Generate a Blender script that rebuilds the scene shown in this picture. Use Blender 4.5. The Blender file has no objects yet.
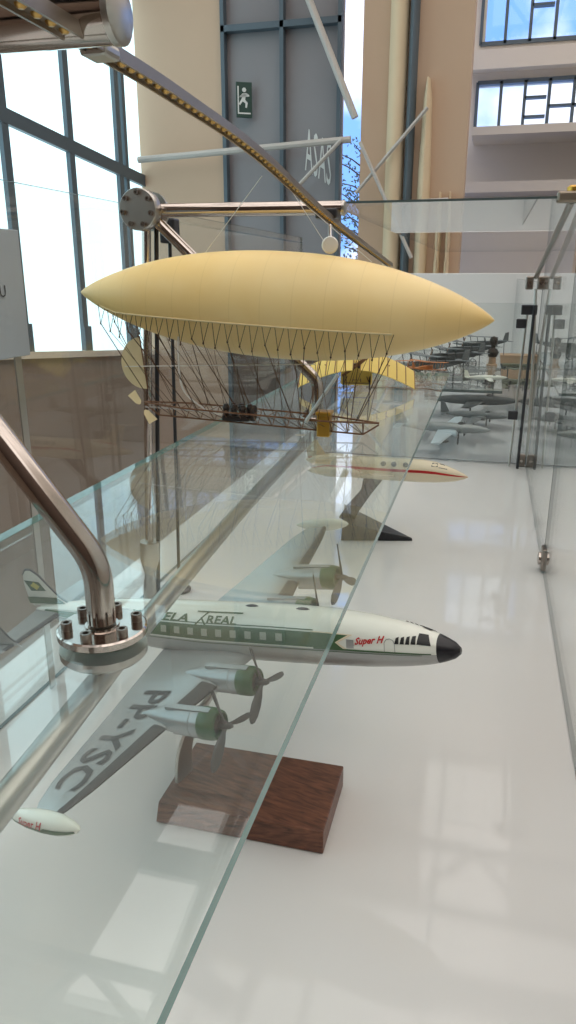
import bpy, bmesh, math, random
from mathutils import Vector, Matrix, Euler
random.seed(4)
S = bpy.context.scene
COL = S.collection
PI = math.pi

# ------------------------------------------------------------------ camera
F_PX, CX, CY = 745.0, 288.0, 512.0
PITCH = math.atan((512 - 275) / F_PX)
H0 = F_PX * math.cos(PITCH) + (512 - 275) * math.sin(PITCH)
YAW = math.atan((494 - 288) / H0)
CAM = Vector((0, 0, 0.52))
HD = Vector((-math.sin(YAW), math.cos(YAW), 0)); RT = Vector((math.cos(YAW), math.sin(YAW), 0)); ZZ = Vector((0, 0, 1))
FW = math.cos(PITCH) * HD - math.sin(PITCH) * ZZ
UP = math.sin(PITCH) * HD + math.cos(PITCH) * ZZ
def ray(x, y): return (x - CX) * RT + (CY - y) * UP + F_PX * FW
def atY(x, y, Y):
    d = ray(x, y); return CAM + d * ((Y - CAM.y) / d.y)
def atX(x, y, X):
    d = ray(x, y); return CAM + d * ((X - CAM.x) / d.x)
def atZ(x, y, Z):
    d = ray(x, y); return CAM + d * ((Z - CAM.z) / d.z)
cd = bpy.data.cameras.new('camera'); cam = bpy.data.objects.new('camera', cd); COL.objects.link(cam)
M3 = Matrix((RT, UP, -FW)).transposed()
cam.matrix_world = Matrix.Translation(CAM) @ M3.to_4x4()
cd.sensor_fit = 'VERTICAL'; cd.sensor_height = 24; cd.lens = 24 * F_PX / 1024; cd.clip_start = 0.02
S.camera = cam

# ------------------------------------------------------------------ materials
def lin(c):
    out = []
    for v in c:
        v = v / 255.0
        out.append(v / 12.92 if v <= 0.04045 else ((v + 0.055) / 1.055) ** 2.4)
    return tuple(out) + (1.0,)
def pmat(name, rgb, rough=0.5, metal=0.0, spec=0.5, noise=0.0, nscale=60, coat=0.0):
    m = bpy.data.materials.new(name); m.use_nodes = True
    nt = m.node_tree; b = nt.nodes['Principled BSDF']
    b.inputs['Roughness'].default_value = rough; b.inputs['Metallic'].default_value = metal
    b.inputs['Specular IOR Level'].default_value = spec; b.inputs['Coat Weight'].default_value = coat
    c = lin(rgb)
    if noise > 0:
        tc = nt.nodes.new('ShaderNodeTexCoord'); n = nt.nodes.new('ShaderNodeTexNoise'); n.inputs['Scale'].default_value = nscale
        n.inputs['Detail'].default_value = 4
        mx = nt.nodes.new('ShaderNodeMixRGB'); mx.inputs[1].default_value = tuple(max(0, v * (1 - noise)) for v in c[:3]) + (1,)
        mx.inputs[2].default_value = tuple(min(1, v * (1 + noise)) for v in c[:3]) + (1,)
        nt.links.new(tc.outputs['Object'], n.inputs['Vector']); nt.links.new(n.outputs['Fac'], mx.inputs[0]); nt.links.new(mx.outputs[0], b.inputs['Base Color'])
    else:
        b.inputs['Base Color'].default_value = c
    return m
def emat(name, rgb, strength):
    m = bpy.data.materials.new(name); m.use_nodes = True; nt = m.node_tree
    for n in list(nt.nodes): nt.nodes.remove(n)
    o = nt.nodes.new('ShaderNodeOutputMaterial'); e = nt.nodes.new('ShaderNodeEmission')
    tc = nt.nodes.new('ShaderNodeTexCoord'); ns = nt.nodes.new('ShaderNodeTexNoise'); ns.inputs['Scale'].default_value = 1.3
    mx = nt.nodes.new('ShaderNodeMixRGB'); c = lin(rgb); mx.inputs[1].default_value = tuple(v * 0.9 for v in c[:3]) + (1,); mx.inputs[2].default_value = c
    nt.links.new(tc.outputs['Object'], ns.inputs['Vector']); nt.links.new(ns.outputs['Fac'], mx.inputs[0]); nt.links.new(mx.outputs[0], e.inputs[0])
    e.inputs[1].default_value = strength; nt.links.new(e.outputs[0], o.inputs[0]); return m
def glassmat(name, tint, f0=0.045, gain=1.0, haze=0.0):
    """thin plate glass: tinted transmission plus a mirror layer that grows towards grazing angles"""
    m = bpy.data.materials.new(name); m.use_nodes = True; nt = m.node_tree
    for n in list(nt.nodes): nt.nodes.remove(n)
    N = nt.nodes.new; L = nt.links.new
    o = N('ShaderNodeOutputMaterial'); g = N('ShaderNodeNewGeometry')
    dot = N('ShaderNodeVectorMath'); dot.operation = 'DOT_PRODUCT'; L(g.outputs['Normal'], dot.inputs[0]); L(g.outputs['Incoming'], dot.inputs[1])
    ab = N('ShaderNodeMath'); ab.operation = 'ABSOLUTE'; L(dot.outputs['Value'], ab.inputs[0])
    om = N('ShaderNodeMath'); om.operation = 'SUBTRACT'; om.inputs[0].default_value = 1; L(ab.outputs[0], om.inputs[1])
    pw = N('ShaderNodeMath'); pw.operation = 'POWER'; pw.inputs[1].default_value = 5; L(om.outputs[0], pw.inputs[0])
    ma = N('ShaderNodeMath'); ma.operation = 'MULTIPLY_ADD'; ma.inputs[1].default_value = (1 - f0) * gain; ma.inputs[2].default_value = f0 * gain; ma.use_clamp = True; L(pw.outputs[0], ma.inputs[0])
    t = N('ShaderNodeBsdfTransparent'); t.inputs[0].default_value = tint
    gl = N('ShaderNodeBsdfGlossy'); gl.inputs['Roughness'].default_value = 0.0; gl.inputs[0].default_value = (1, 1, 1, 1)
    mx = N('ShaderNodeMixShader'); L(ma.outputs[0], mx.inputs[0]); L(t.outputs[0], mx.inputs[1]); L(gl.outputs[0], mx.inputs[2])
    last = mx
    if haze:
        d = N('ShaderNodeBsdfDiffuse'); d.inputs[0].default_value = (.8, .85, .83, 1)
        m2 = N('ShaderNodeMixShader'); m2.inputs[0].default_value = haze; L(mx.outputs[0], m2.inputs[1]); L(d.outputs[0], m2.inputs[2]); last = m2
    L(last.outputs[0], o.inputs[0]); return m
def woodmat(name, a, b, scale=(1, 14, 14)):
    m = bpy.data.materials.new(name); m.use_nodes = True; nt = m.node_tree; N = nt.nodes.new; L = nt.links.new
    p = nt.nodes['Principled BSDF']; tc = N('ShaderNodeTexCoord'); mp = N('ShaderNodeMapping'); mp.inputs['Scale'].default_value = scale
    ns = N('ShaderNodeTexNoise'); ns.inputs['Scale'].default_value = 12; ns.inputs['Detail'].default_value = 6; ns.inputs['Distortion'].default_value = .6
    cr = N('ShaderNodeValToRGB'); cr.color_ramp.elements[0].color = lin(a); cr.color_ramp.elements[1].color = lin(b)
    cr.color_ramp.elements[0].position = .32; cr.color_ramp.elements[1].position = .7
    L(tc.outputs['Object'], mp.inputs[0]); L(mp.outputs[0], ns.inputs[0]); L(ns.outputs['Fac'], cr.inputs[0]); L(cr.outputs[0], p.inputs['Base Color'])
    p.inputs['Roughness'].default_value = .38; return m

M = dict(
    laminate_shaded=pmat('shaded_laminate', (178, 179, 182), .05, spec=.5, noise=.02, nscale=3),
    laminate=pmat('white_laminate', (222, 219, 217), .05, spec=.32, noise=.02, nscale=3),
    steel=pmat('polished_steel', (192, 182, 175), .12, 1.0),
    steel_sat=pmat('satin_steel', (190, 186, 180), .3, 1.0),
    bolt=pmat('bolt_steel', (150, 140, 132), .3, 1.0),
    black=pmat('black_plastic', (22, 22, 24), .4),
    radome=pmat('radome_black', (28, 27, 32), .35),
    glass=glassmat('plate_glass', (.955, .985, .975, 1), gain=.78, haze=.03),
    pane=glassmat('clear_pane', (.96, .975, .97, 1), gain=.9, haze=.01),
    gedge=pmat('glass_edge_teal', (96, 150, 146), .15, spec=.7),
    gedge_dark=pmat('glass_edge_grey', (84, 96, 96), .2),
    white=pmat('model_white', (236, 236, 226), .22, coat=.4),
    silver=pmat('model_silver', (168, 171, 172), .25, .35),
    belly=pmat('model_belly_grey', (168, 168, 166), .3, .4),
    green=pmat('model_green', (46, 86, 48), .35),
    greenline=pmat('model_dark_green', (66, 96, 60), .4),
    winglass=pmat('model_window', (172, 176, 160), .2),
    boot=pmat('deicer_dark', (66, 66, 68), .5),
    prop=pmat('prop_grey', (62, 62, 64), .45),
    red=pmat('model_red', (186, 38, 40), .4),
    yellowflag=pmat('flag_yellow', (206, 196, 90), .5),
    cream=pmat('jet_cream', (232, 218, 190), .25, coat=.3),
    walnut=woodmat('walnut', (76, 45, 34), (128, 80, 58), (1, 22, 22)),
    standblack=pmat('stand_charcoal', (44, 44, 48), .35),
    wall=pmat('wall_brown', (156, 138, 124), .85, noise=.08, nscale=2),
    beige=pmat('wall_beige', (196, 169, 145), .85, noise=.05, nscale=2),
    greywall=pmat('wall_grey', (218, 211, 200), .8, noise=.06, nscale=1.5),
    cream_col=pmat('column_cream', (222, 202, 170), .8),
    darkpanel=pmat('dark_glazing', (138, 135, 138), .25, noise=.08, nscale=2),
    darkbrown=pmat('dark_brown_dado', (96, 78, 68), .7),
    floor=pmat('hall_floor', (128, 116, 106), .5, noise=.1, nscale=2),
    ceil=pmat('ceiling_grey', (214, 214, 214), .8),
    frame=pmat('window_frame_blue_grey', (84, 98, 108), .5),
    sill=pmat('sill_pale', (232, 222, 208), .6),
    lightsteel=pmat('painted_truss', (186, 180, 174), .5),
    panel_white=pmat('panel_white', (236, 234, 232), .6),
    info=pmat('info_panel', (168, 178, 186), .5),
    ink=pmat('ink', (50, 52, 60), .6),
    envelope=None,
    rope=pmat('rigging', (84, 62, 44), .8),
    thread=pmat('white_wire', (226, 224, 218), .6),
    bamboo=pmat('varnished_spar', (120, 82, 54), .5),
    canvas=pmat('canvas_cream', (226, 208, 164), .8, noise=.05, nscale=80),
    yellow=pmat('silk_yellow', (224, 198, 110), .7, noise=.06, nscale=60),
    brass=pmat('brass', (206, 160, 70), .3, .8),
    engine=pmat('engine_dark', (58, 50, 46), .45, .4),
    rail=pmat('rail_bronze', (150, 138, 124), .35, .7),
    stud=pmat('stud_gold', (196, 160, 96), .3, .9),
    grey=pmat('aircraft_grey', (112, 116, 118), .4),
    dgrey=pmat('aircraft_dark_grey', (70, 74, 76), .45),
    olive=pmat('aircraft_olive', (92, 96, 76), .5),
    bluewhite=pmat('aircraft_pale_blue', (206, 218, 226), .35),
    orange=pmat('aircraft_orange', (176, 112, 62), .6),
    boltd=pmat('bolt_dark', (120, 112, 106), .35, 1.0),
    tan=pmat('box_tan', (190, 158, 128), .7),
    bust=pmat('bronze_dark', (56, 48, 42), .4, .5),
    exitg=pmat('exit_green', (36, 66, 58), .5),
    signwhite=pmat('sign_white', (214, 218, 216), .5),
    frost=emat('frosted_daylight', (204, 238, 246), 1.65),
    sky_light=emat('skylight_daylight', (255, 247, 240), 1.7),
    leaf=pmat('leaf', (96, 104, 84), .7),
    bark=pmat('bark', (92, 76, 64), .8),
)
def env_mat():
    m = bpy.data.materials.new('oiled_silk_envelope'); m.use_nodes = True; nt = m.node_tree; N = nt.nodes.new; L = nt.links.new
    p = nt.nodes['Principled BSDF']; tc = N('ShaderNodeTexCoord'); mp = N('ShaderNodeMapping')
    ns = N('ShaderNodeTexNoise'); ns.inputs['Scale'].default_value = 9; ns.inputs['Detail'].default_value = 5
    cr = N('ShaderNodeValToRGB'); cr.color_ramp.elements[0].color = lin((246, 210, 134)); cr.color_ramp.elements[1].color = lin((252, 225, 162))
    cr.color_ramp.elements[0].position = .3; cr.color_ramp.elements[1].position = .7
    L(tc.outputs['Object'], ns.inputs['Vector']); L(ns.outputs['Fac'], cr.inputs[0])
    sx = N('ShaderNodeSeparateXYZ'); L(tc.outputs['Object'], sx.inputs[0])
    md = N('ShaderNodeMath'); md.operation = 'PINGPONG'; md.inputs[1].default_value = .0185; L(sx.outputs[0], md.inputs[0])
    lt = N('ShaderNodeMath'); lt.operation = 'LESS_THAN'; lt.inputs[1].default_value = .0006; L(md.outputs[0], lt.inputs[0])
    ml = N('ShaderNodeMath'); ml.operation = 'MULTIPLY'; ml.inputs[1].default_value = .10; L(lt.outputs[0], ml.inputs[0])
    mx = N('ShaderNodeMixRGB'); mx.inputs[2].default_value = lin((180, 146, 84)); L(ml.outputs[0], mx.inputs[0]); L(cr.outputs[0], mx.inputs[1])
    L(mx.outputs[0], p.inputs['Base Color']); p.inputs['Roughness'].default_value = .42; return m
M['envelope'] = env_mat()

# ------------------------------------------------------------------ mesh builder
class MB:
    def __init__(s): s.v = []; s.f = []; s.m = []
    def add(s, verts, faces, mi=0):
        o = len(s.v); s.v += [Vector(p) for p in verts]; s.f += [tuple(i + o for i in f) for f in faces]
        s.m += [mi] * len(faces) if isinstance(mi, int) else list(mi); return s
    def box(s, x0, x1, y0, y1, z0, z1, mi=0, T=None):
        vs = [Vector((x, y, z)) for x in (x0, x1) for y in (y0, y1) for z in (z0, z1)]
        if T is not None: vs = [T @ v for v in vs]
        return s.add(vs, [(0, 1, 3, 2), (4, 6, 7, 5), (0, 4, 5, 1), (2, 3, 7, 6), (0, 2, 6, 4), (1, 5, 7, 3)], mi)
    def rings(s, rr, mi=0, caps=True, closed=True):
        n = len(rr[0]); vs = [p for r in rr for p in r]; fs = []
        for i in range(len(rr) - 1):
            for j in range(n if closed else n - 1):
                k = (j + 1) % n; fs.append((i * n + j, i * n + k, (i + 1) * n + k, (i + 1) * n + j))
        if caps and closed:
            fs.append(tuple(reversed(range(n)))); fs.append(tuple((len(rr) - 1) * n + j for j in range(n)))
        return s.add(vs, fs, mi)
    def tube(s, path, r, n=12, mi=0):
        P = [Vector(p) for p in path]; R = r if isinstance(r, (list, tuple)) else [r] * len(P); rr = []
        t0 = (P[1] - P[0]).normalized(); a = t0.orthogonal().normalized()
        for i, p in enumerate(P):
            if i == 0: t = (P[1] - P[0])
            elif i == len(P) - 1: t = (P[-1] - P[-2])
            else: t = (P[i + 1] - P[i]).normalized() + (P[i] - P[i - 1]).normalized()
            t = t.normalized(); a = (a - t * a.dot(t)).normalized(); b = t.cross(a)
            rr.append([p + (a * math.cos(2 * PI * k / n) + b * math.sin(2 * PI * k / n)) * R[i] for k in range(n)])
        return s.rings(rr, mi)
    def lathe(s, prof, o=(0, 0, 0), d=(0, 0, 1), n=32, mi=0):
        o = Vector(o); d = Vector(d).normalized(); a = d.orthogonal().normalized(); b = d.cross(a)
        rr = [[o + d * t + (a * math.cos(2 * PI * k / n) + b * math.sin(2 * PI * k / n)) * max(r, 1e-5) for k in range(n)] for t, r in prof]
        return s.rings(rr, mi)
    def prism(s, poly, o, u, v, w, mi=0):
        o = Vector(o); u = Vector(u); v = Vector(v); w = Vector(w); n = len(poly)
        vs = [o + u * a + v * b for a, b in poly] + [o + u * a + v * b + w for a, b in poly]
        fs = [tuple(reversed(range(n))), tuple(range(n, 2 * n))] + [(i, (i + 1) % n, (i + 1) % n + n, i + n) for i in range(n)]
        return s.add(vs, fs, mi)
    def build(s, name, mats, parent=None, smooth=True, angle=35, bevel=0, loc=None):
        me = bpy.data.meshes.new(name); off = Vector(loc) if loc is not None else Vector()
        me.from_pydata([p - off for p in s.v], [], s.f)
        for m in (mats if isinstance(mats, (list, tuple)) else [mats]): me.materials.append(m)
        for p, k in zip(me.polygons, s.m): p.material_index = k
        bm = bmesh.new(); bm.from_mesh(me); bmesh.ops.recalc_face_normals(bm, faces=bm.faces); bm.to_mesh(me); bm.free()
        if smooth:
            me.polygons.foreach_set('use_smooth', [True] * len(me.polygons)); me.set_sharp_from_angle(angle=math.radians(angle))
        o = bpy.data.objects.new(name, me); COL.objects.link(o)
        if parent: o.parent = parent
        if loc is not None: o.location = loc
        if bevel:
            b = o.modifiers.new('bevel', 'BEVEL'); b.width = bevel; b.segments = 2; b.limit_method = 'ANGLE'
        return o
def tag(o, label, cat, group=None):
    o['label'] = label; o['category'] = cat
    if group: o['group'] = group
    return o
def thing(name, label, cat, loc=(0, 0, 0), rot=None, group=None, mat=None):
    o = bpy.data.objects.new(name, None); o.empty_display_size = .02; COL.objects.link(o)
    if mat is not None: o.matrix_world = mat
    else:
        o.location = loc
        if rot: o.rotation_euler = rot
    return tag(o, label, cat, group)
def struct(o): o['kind'] = 'structure'; return o
def tube_arc(pts, rad=.02, n=8):
    """round the corners of a polyline"""
    P = [Vector(p) for p in pts]; out = [P[0]]
    for i in range(1, len(P) - 1):
        a = (P[i - 1] - P[i]); b = (P[i + 1] - P[i]); r = min(rad, a.length * .45, b.length * .45)
        s = P[i] + a.normalized() * r; e = P[i] + b.normalized() * r
        for k in range(n + 1):
            t = k / n; out.append(s * (1 - t) ** 2 + P[i] * 2 * t * (1 - t) + e * t * t)
    out.append(P[-1]); return out
def spline(P, n=8):
    out = []
    for i in range(len(P) - 1):
        p0 = P[max(i - 1, 0)]; p1 = P[i]; p2 = P[i + 1]; p3 = P[min(i + 2, len(P) - 1)]
        for k in range(n):
            t = k / n; out.append(.5 * ((2 * p1) + (p2 - p0) * t + (2 * p0 - 5 * p1 + 4 * p2 - p3) * t * t + (3 * p1 - p0 - 3 * p2 + p3) * t ** 3))
    out.append(P[-1]); return out
def lerp(a, b, t): return a + (b - a) * t
def interp(tab, x):
    if x <= tab[0][0]: return tab[0][1:]
    for p, q in zip(tab, tab[1:]):
        if x <= q[0]:
            t = (x - p[0]) / (q[0] - p[0]); return tuple(lerp(a, b, t) for a, b in zip(p[1:], q[1:]))
    return tab[-1][1:]
def text_mesh(body, size=1.0, shear=0.0, extrude=0.0, spacing=1.0, bold=0.0):
    c = bpy.data.curves.new('lettering', 'FONT'); c.body = body; c.size = size; c.shear = shear; c.extrude = extrude; c.space_character = spacing
    c.resolution_u = 2; c.offset = bold
    o = bpy.data.objects.new('lettering', c); COL.objects.link(o)
    dg = bpy.context.evaluated_depsgraph_get(); me = bpy.data.meshes.new_from_object(o.evaluated_get(dg))
    bpy.data.objects.remove(o); vs = [v.co.copy() for v in me.vertices]; fs = [tuple(p.vertices) for p in me.polygons]
    bpy.data.meshes.remove(me); bpy.data.curves.remove(c); return vs, fs

# ================================================================== ROOM
WX = -2.31; FZ = -.9
b = MB().box(WX - .2, 4, -4, 7.4, FZ - .1, FZ); struct(b.build('floor', M['floor'], smooth=False))
sk = lambda y: -.082 * (y - 4.2)
b = MB().box(WX - .25, WX, -4, 5.3, FZ, -.25)
b.add([(WX, y, z) for y in (-4, 5.3) for z in (-.25, .05 + sk(y))] + [(WX - .25, y, z) for y in (-4, 5.3) for z in (-.25, .05 + sk(y))],
      [(0, 1, 3, 2), (4, 6, 7, 5), (1, 5, 7, 3), (0, 4, 5, 1), (2, 3, 7, 6)])
b.box(WX - .25, WX, -4, 5.3, 2.74, 4.6)
b.box(WX - .25, WX, 5.06, 5.3, -.25, 4); b.box(WX - .25, WX, 2.2, 2.42, 0, 4); b.box(WX - .25, WX, -4, -1.6, 0, 4)
struct(b.build('wall_left', M['wall'], smooth=False))
def big_window(name, y0, y1, ys_):
    root = struct(bpy.data.objects.new(name, None)); COL.objects.link(root)
    zb = lambda y: .07 + sk(y); zt = 2.75
    p = MB().add([(WX - .03, y0, zb(y0)), (WX - .03, y1, zb(y1)), (WX - .03, y1, zt), (WX - .03, y0, zt),
                  (WX - .05, y0, zb(y0)), (WX - .05, y1, zb(y1)), (WX - .05, y1, zt), (WX - .05, y0, zt)],
                 [(0, 1, 2, 3), (7, 6, 5, 4), (0, 4, 5, 1), (1, 5, 6, 2), (2, 6, 7, 3), (3, 7, 4, 0)]).build('window_pane', M['frost'], root, smooth=False)
    f = MB()
    for k, y in enumerate(ys_):
        f.box(WX - .03, WX - .006, y - .028, y + .028, zb(y) - .02, zt)
        f.box(WX - .02, WX + .006, y - .04, y + .04, zb(y), zb(y) + .15)
        if k % 4 == 3: f.box(WX - .03, WX - .006, y + .07, y + .11, zb(y) - .02, zt)
    for z in (1.19, 2.3):
        f.add([(x, y, z + sk(y) + dz) for x in (WX - .03, WX - .004) for y in (y0, y1) for dz in (-.035, .035)],
              [(0, 1, 3, 2), (4, 6, 7, 5), (0, 4, 5, 1), (2, 3, 7, 6), (0, 2, 6, 4), (1, 5, 7, 3)])
    f.build('window_frame', M['frame'], root, smooth=False)
    s = MB().add([(x, y, z + sk(y)) for x in (WX - .03, WX + .03) for y in (y0, y1) for z in (.045, .08)],
                 [(0, 1, 3, 2), (4, 6, 7, 5), (0, 4, 5, 1), (2, 3, 7, 6), (0, 2, 6, 4), (1, 5, 7, 3)])
    s.build('window_sill', M['sill'], root, smooth=False)
big_window('window_1', 2.86, 5.02, (2.90, 3.48, 4.09, 4.68))
big_window('window_2', -1.6, 2.2, (-1.5, -.9, -.3, .3, .9, 1.5, 2.1))  # out of view, an extra glowing window put in for its light
struct(MB().box(WX - .25, WX, 2.4, 2.86, .0, 4).build('trim_1', M['wall'], smooth=False))
# back wall: beige pier, dark glazing, slit, beige wall with columns built after glass reflections
b = MB().box(WX - .25, -1.75, 5.02, 5.25, FZ, 4.6); b.box(-.86, -.22, 5.02, 5.25, FZ, 4.6)
b.box(-1.75, -.99, 5.02, 5.25, 2.9, 4.6); b.box(-.99, -.86, 5.02, 5.25, FZ, .5); b.box(-.99, -.86, 5.02, 5.25, 2.6, 4.6)
struct(b.build('wall_back', M['beige'], smooth=False))
dr = struct(bpy.data.objects.new('door_1', None)); COL.objects.link(dr)
MB().box(-1.75, -.99, 5.06, 5.12, .32, 2.9).build('door_panel', M['darkpanel'], dr, smooth=False)
MB().box(-1.75, -.99, 5.04, 5.12, FZ, .32).build('door_dado', M['darkbrown'], dr, smooth=False)
f = MB()
for x in (-1.74, -1.36, -1.0): f.box(x - .012, x + .012, 5.0, 5.06, FZ, 2.9)
f.box(-1.75, -.99, 5.0, 5.06, 1.95, 1.985)
f.build('door_frame', M['frame'], dr, smooth=False)
# pale bracing before the back wall, mostly glass reflections built as steel members
b = MB()
b.tube([(-2.3, 4.9, 1.235), (-.9, 4.9, 1.30)], .02, 8); b.tube([(-1.42, 4.92, 2.6), (-.88, 4.92, 1.42)], .022, 8)
b.tube([(-1.25, 4.88, 1.02), (-.95, 4.88, 1.30)], .012, 6); b.tube([(-.86, 4.9, 1.0), (-.45, 4.9, 1.45)], .012, 6); b.tube([(-.86, 4.9, .93), (-.3, 4.9, .95)], .012, 6)
b.tube([(-.84, 4.88, 1.28), (-.5, 4.88, .62)], .012, 6)
struct(b.build('trim_2', M['lightsteel']))
k = 0
for x0, x1, zt, m in ((-.70, -.59, 4.5, 'cream_col'), (-.585, -.53, 4.5, 'frame'), (-.50, -.42, 1.62, 'cream_col'), (-.375, -.335, 1.0, 'cream_col'), (-.31, -.28, 1.0, 'cream_col')):
    pr = [(x0, 4.93), (x1, 4.93), (x1, 5.02), (x0, 5.02)]
    c = MB(); n = 8; xm = (x0 + x1) / 2; hw = (x1 - x0) / 2
    rr = []
    for z, s in ((FZ, 1), (.6, 1), (zt - .5, .95), (zt - .1, .6), (zt, .25)) if zt < 4 else ((FZ, 1), (zt, 1)):
        rr.append([(xm + hw * s * math.cos(PI * j / n), 5.02 - .08 * math.sin(PI * j / n) - .001, z) for j in range(n + 1)])
    c.rings(rr, closed=True); o = struct(c.build('reflected_column', M[m]))  # upright reflections in the glass, built as solid columns
# far grey wall with clerestory windows
YB = 7.1
b = MB()
b.box(-.9, 4, YB, YB + .2, FZ, 1.60); b.box(-.9, 4, YB, YB + .2, 2.03, 2.30); b.box(-.9, -.25, YB, YB + .2, 1.60, 2.03); b.box(-.9, -.22, YB, YB + .2, 2.3, 3.0)
b.box(-.9, 4, YB, YB + .2, 3.0, 4.6)
struct(b.build('wall_back_far', M['greywall'], smooth=False))
struct(MB().box(-.9, 4, YB - .35, YB, 1.16, 1.24).box(-.9, 4, YB - .12, YB, 2.1, 2.24).box(-.25, 4, YB - .5, YB, 1.62 - .06, 1.62).build('trim_3', M['greywall'], smooth=False))
skyglass = glassmat('window_glass', (.93, .95, .97, 1), gain=.5)
def far_window(name, z0, z1):
    r = struct(bpy.data.objects.new(name, None)); COL.objects.link(r)
    f = MB(); x = -.25; i = 0
    while x < 3.9:
        f.box(x - .012, x + .012, YB - .02, YB + .05, z0, z1)
        if i == 2: f.box(x, x + .17, YB - .02, YB + .05, lerp(z0, z1, .35), lerp(z0, z1, .35) + .018); f.box(x, x + .17, YB - .02, YB + .05, lerp(z0, z1, .68), lerp(z0, z1, .68) + .018)
        if i > 2: f.box(x, x + .2, YB - .02, YB + .05, lerp(z0, z1, .52), lerp(z0, z1, .52) + .018)
        x += .19; i += 1
    f.box(-.25, 3.95, YB - .02, YB + .05, z0 - .01, z0 + .02); f.box(-.25, 3.95, YB - .02, YB + .05, z1 - .02, z1 + .01)
    f.build('window_frame', M['frame'], r, smooth=False)
    MB().box(-.25, 3.95, YB + .03, YB + .036, z0, z1).build('window_pane', skyglass, r, smooth=False)
far_window('window_3', 1.60, 2.03); far_window('window_4', 2.30, 3.0)
struct(MB().box(3.8, 4, -4, 7.4, FZ, 4.6).build('wall_right', M['greywall'], smooth=False))
struct(MB().box(-2.6, 4, -4.2, -4, FZ, 4.6).build('wall_front', M['darkbrown'], smooth=False))
# roof with skylight bands
b = MB(); ys = [(-3.9, -1.2), (-.9, 1.5), (1.8, 4.2), (4.5, 7.2)]; prev = -4
for a, c in ys: b.box(-2.6, 4, prev, a, 4.5, 4.6); prev = c
b.box(-2.6, 4, prev, 7.4, 4.5, 4.6)
struct(b.build('ceiling', M['ceil'], smooth=False))
for i, (a, c) in enumerate(ys):
    r = struct(bpy.data.objects.new('window_%d' % (5 + i), None)); COL.objects.link(r)
    MB().box(-2.5, 3.9, a, c, 4.55, 4.57).build('skylight_pane', M['sky_light'], r, smooth=False)
    f = MB()
    for j in range(9): f.box(-2.5 + j * .8 - .02, -2.5 + j * .8 + .02, a, c, 4.48, 4.55)
    f.build('skylight_frame', M['frame'], r, smooth=False)
b = MB()
for y in (.2, 2.65, 4.75):
    b.tube([(-2.3, y, 4.2), (3.8, y, 4.2)], .045, 8); b.tube([(-2.3, y, 3.6), (3.8, y, 3.6)], .045, 8)
    for j in range(12):
        x = -2.3 + j * .5; b.tube([(x, y, 3.6 if j % 2 else 4.2), (x + .5, y, 4.2 if j % 2 else 3.6)], .03, 6)
struct(b.build('roof_beam', M['lightsteel']))
# emergency exit sign hung on the dark glazing
ex = thing('exit_sign', 'dark green emergency exit sign on the dark glazing at the upper left', 'sign', (-1.60, 4.99, 1.57), (0, 0, math.radians(28)))
MB().box(-.05, .05, -.006, .006, -.105, .095).build('sign_plate', M['exitg'], ex, smooth=False, bevel=.003)
sg = MB()
sg.lathe([(0, 0), (0, .013), (.003, .013), (.003, 0)], (.0, -.007, .05), (0, -1, 0), 14)
sg.prism([(-.012, .03), (.008, .032), (.022, .012), (.034, .016), (.03, .024), (.018, .024), (.012, .034), (.006, -.006), (.022, -.022), (.016, -.05), (.006, -.048), (.008, -.026), (-.010, -.014), (-.026, -.036), (-.036, -.03), (-.018, -.002), (-.012, .012), (-.026, .018), (-.03, .008)][::-1], (0, -.007, .0), (1, 0, 0), (0, 0, 1), (0, -.002, 0))
sg.box(-.042, -.034, -.009, -.007, -.08, .07); sg.box(-.042, .04, -.009, -.007, -.085, -.077)
sg.build('running_figure', M['signwhite'], ex, smooth=False)
# tall white lettering, a reflection built as letters on the glazing
vs, fs = text_mesh('ASAS', .19); w = max(v.x for v in vs)
tl = MB().add([(-1.22 + v.x / w * .17, 5.055 - (0 if True else 0), 1.16 + v.y * 1.9 - v.x / w * .10) for v in vs], fs)
tag(tl.build('reflected_lettering', M['signwhite'], smooth=False), 'reflected tall pale white ASAS lettering built on the dark glazing below the roof bracing', 'lettering')
# tree seen through the slit window
tr = thing('tree', 'bare leafy tree outside the narrow slit window under blue sky', 'tree', (-1.45, 9.2, FZ))
b = MB(); lf = MB()
b.tube([(0, 0, 0), (.03, 0, 1.2), (-.02, 0, 2.4)], [.07, .05, .015], 8)
for i in range(60):
    z = random.uniform(.7, 2.6); a = random.uniform(0, 2 * PI); L = random.uniform(.25, .6)
    p = Vector((0, 0, z)); q = p + Vector((math.cos(a) * L, math.sin(a) * L, random.uniform(.1, .4)))
    b.tube([p, (p + q) / 2 + Vector((0, 0, .03)), q], [.012, .008, .003], 5)
    for j in range(26):
        c = p.lerp(q, random.uniform(.25, 1.05)) + Vector([random.uniform(-.06, .06) for _ in range(3)])
        u = Vector([random.uniform(-1, 1) for _ in range(3)]).normalized() * .022; v = u.orthogonal().normalized() * .012
        lf.add([c - u, c + v, c + u, c - v], [(0, 1, 2, 3)])
b.build('trunk', M['bark'], tr); lf.build('foliage', M['leaf'], tr, smooth=False)

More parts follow.
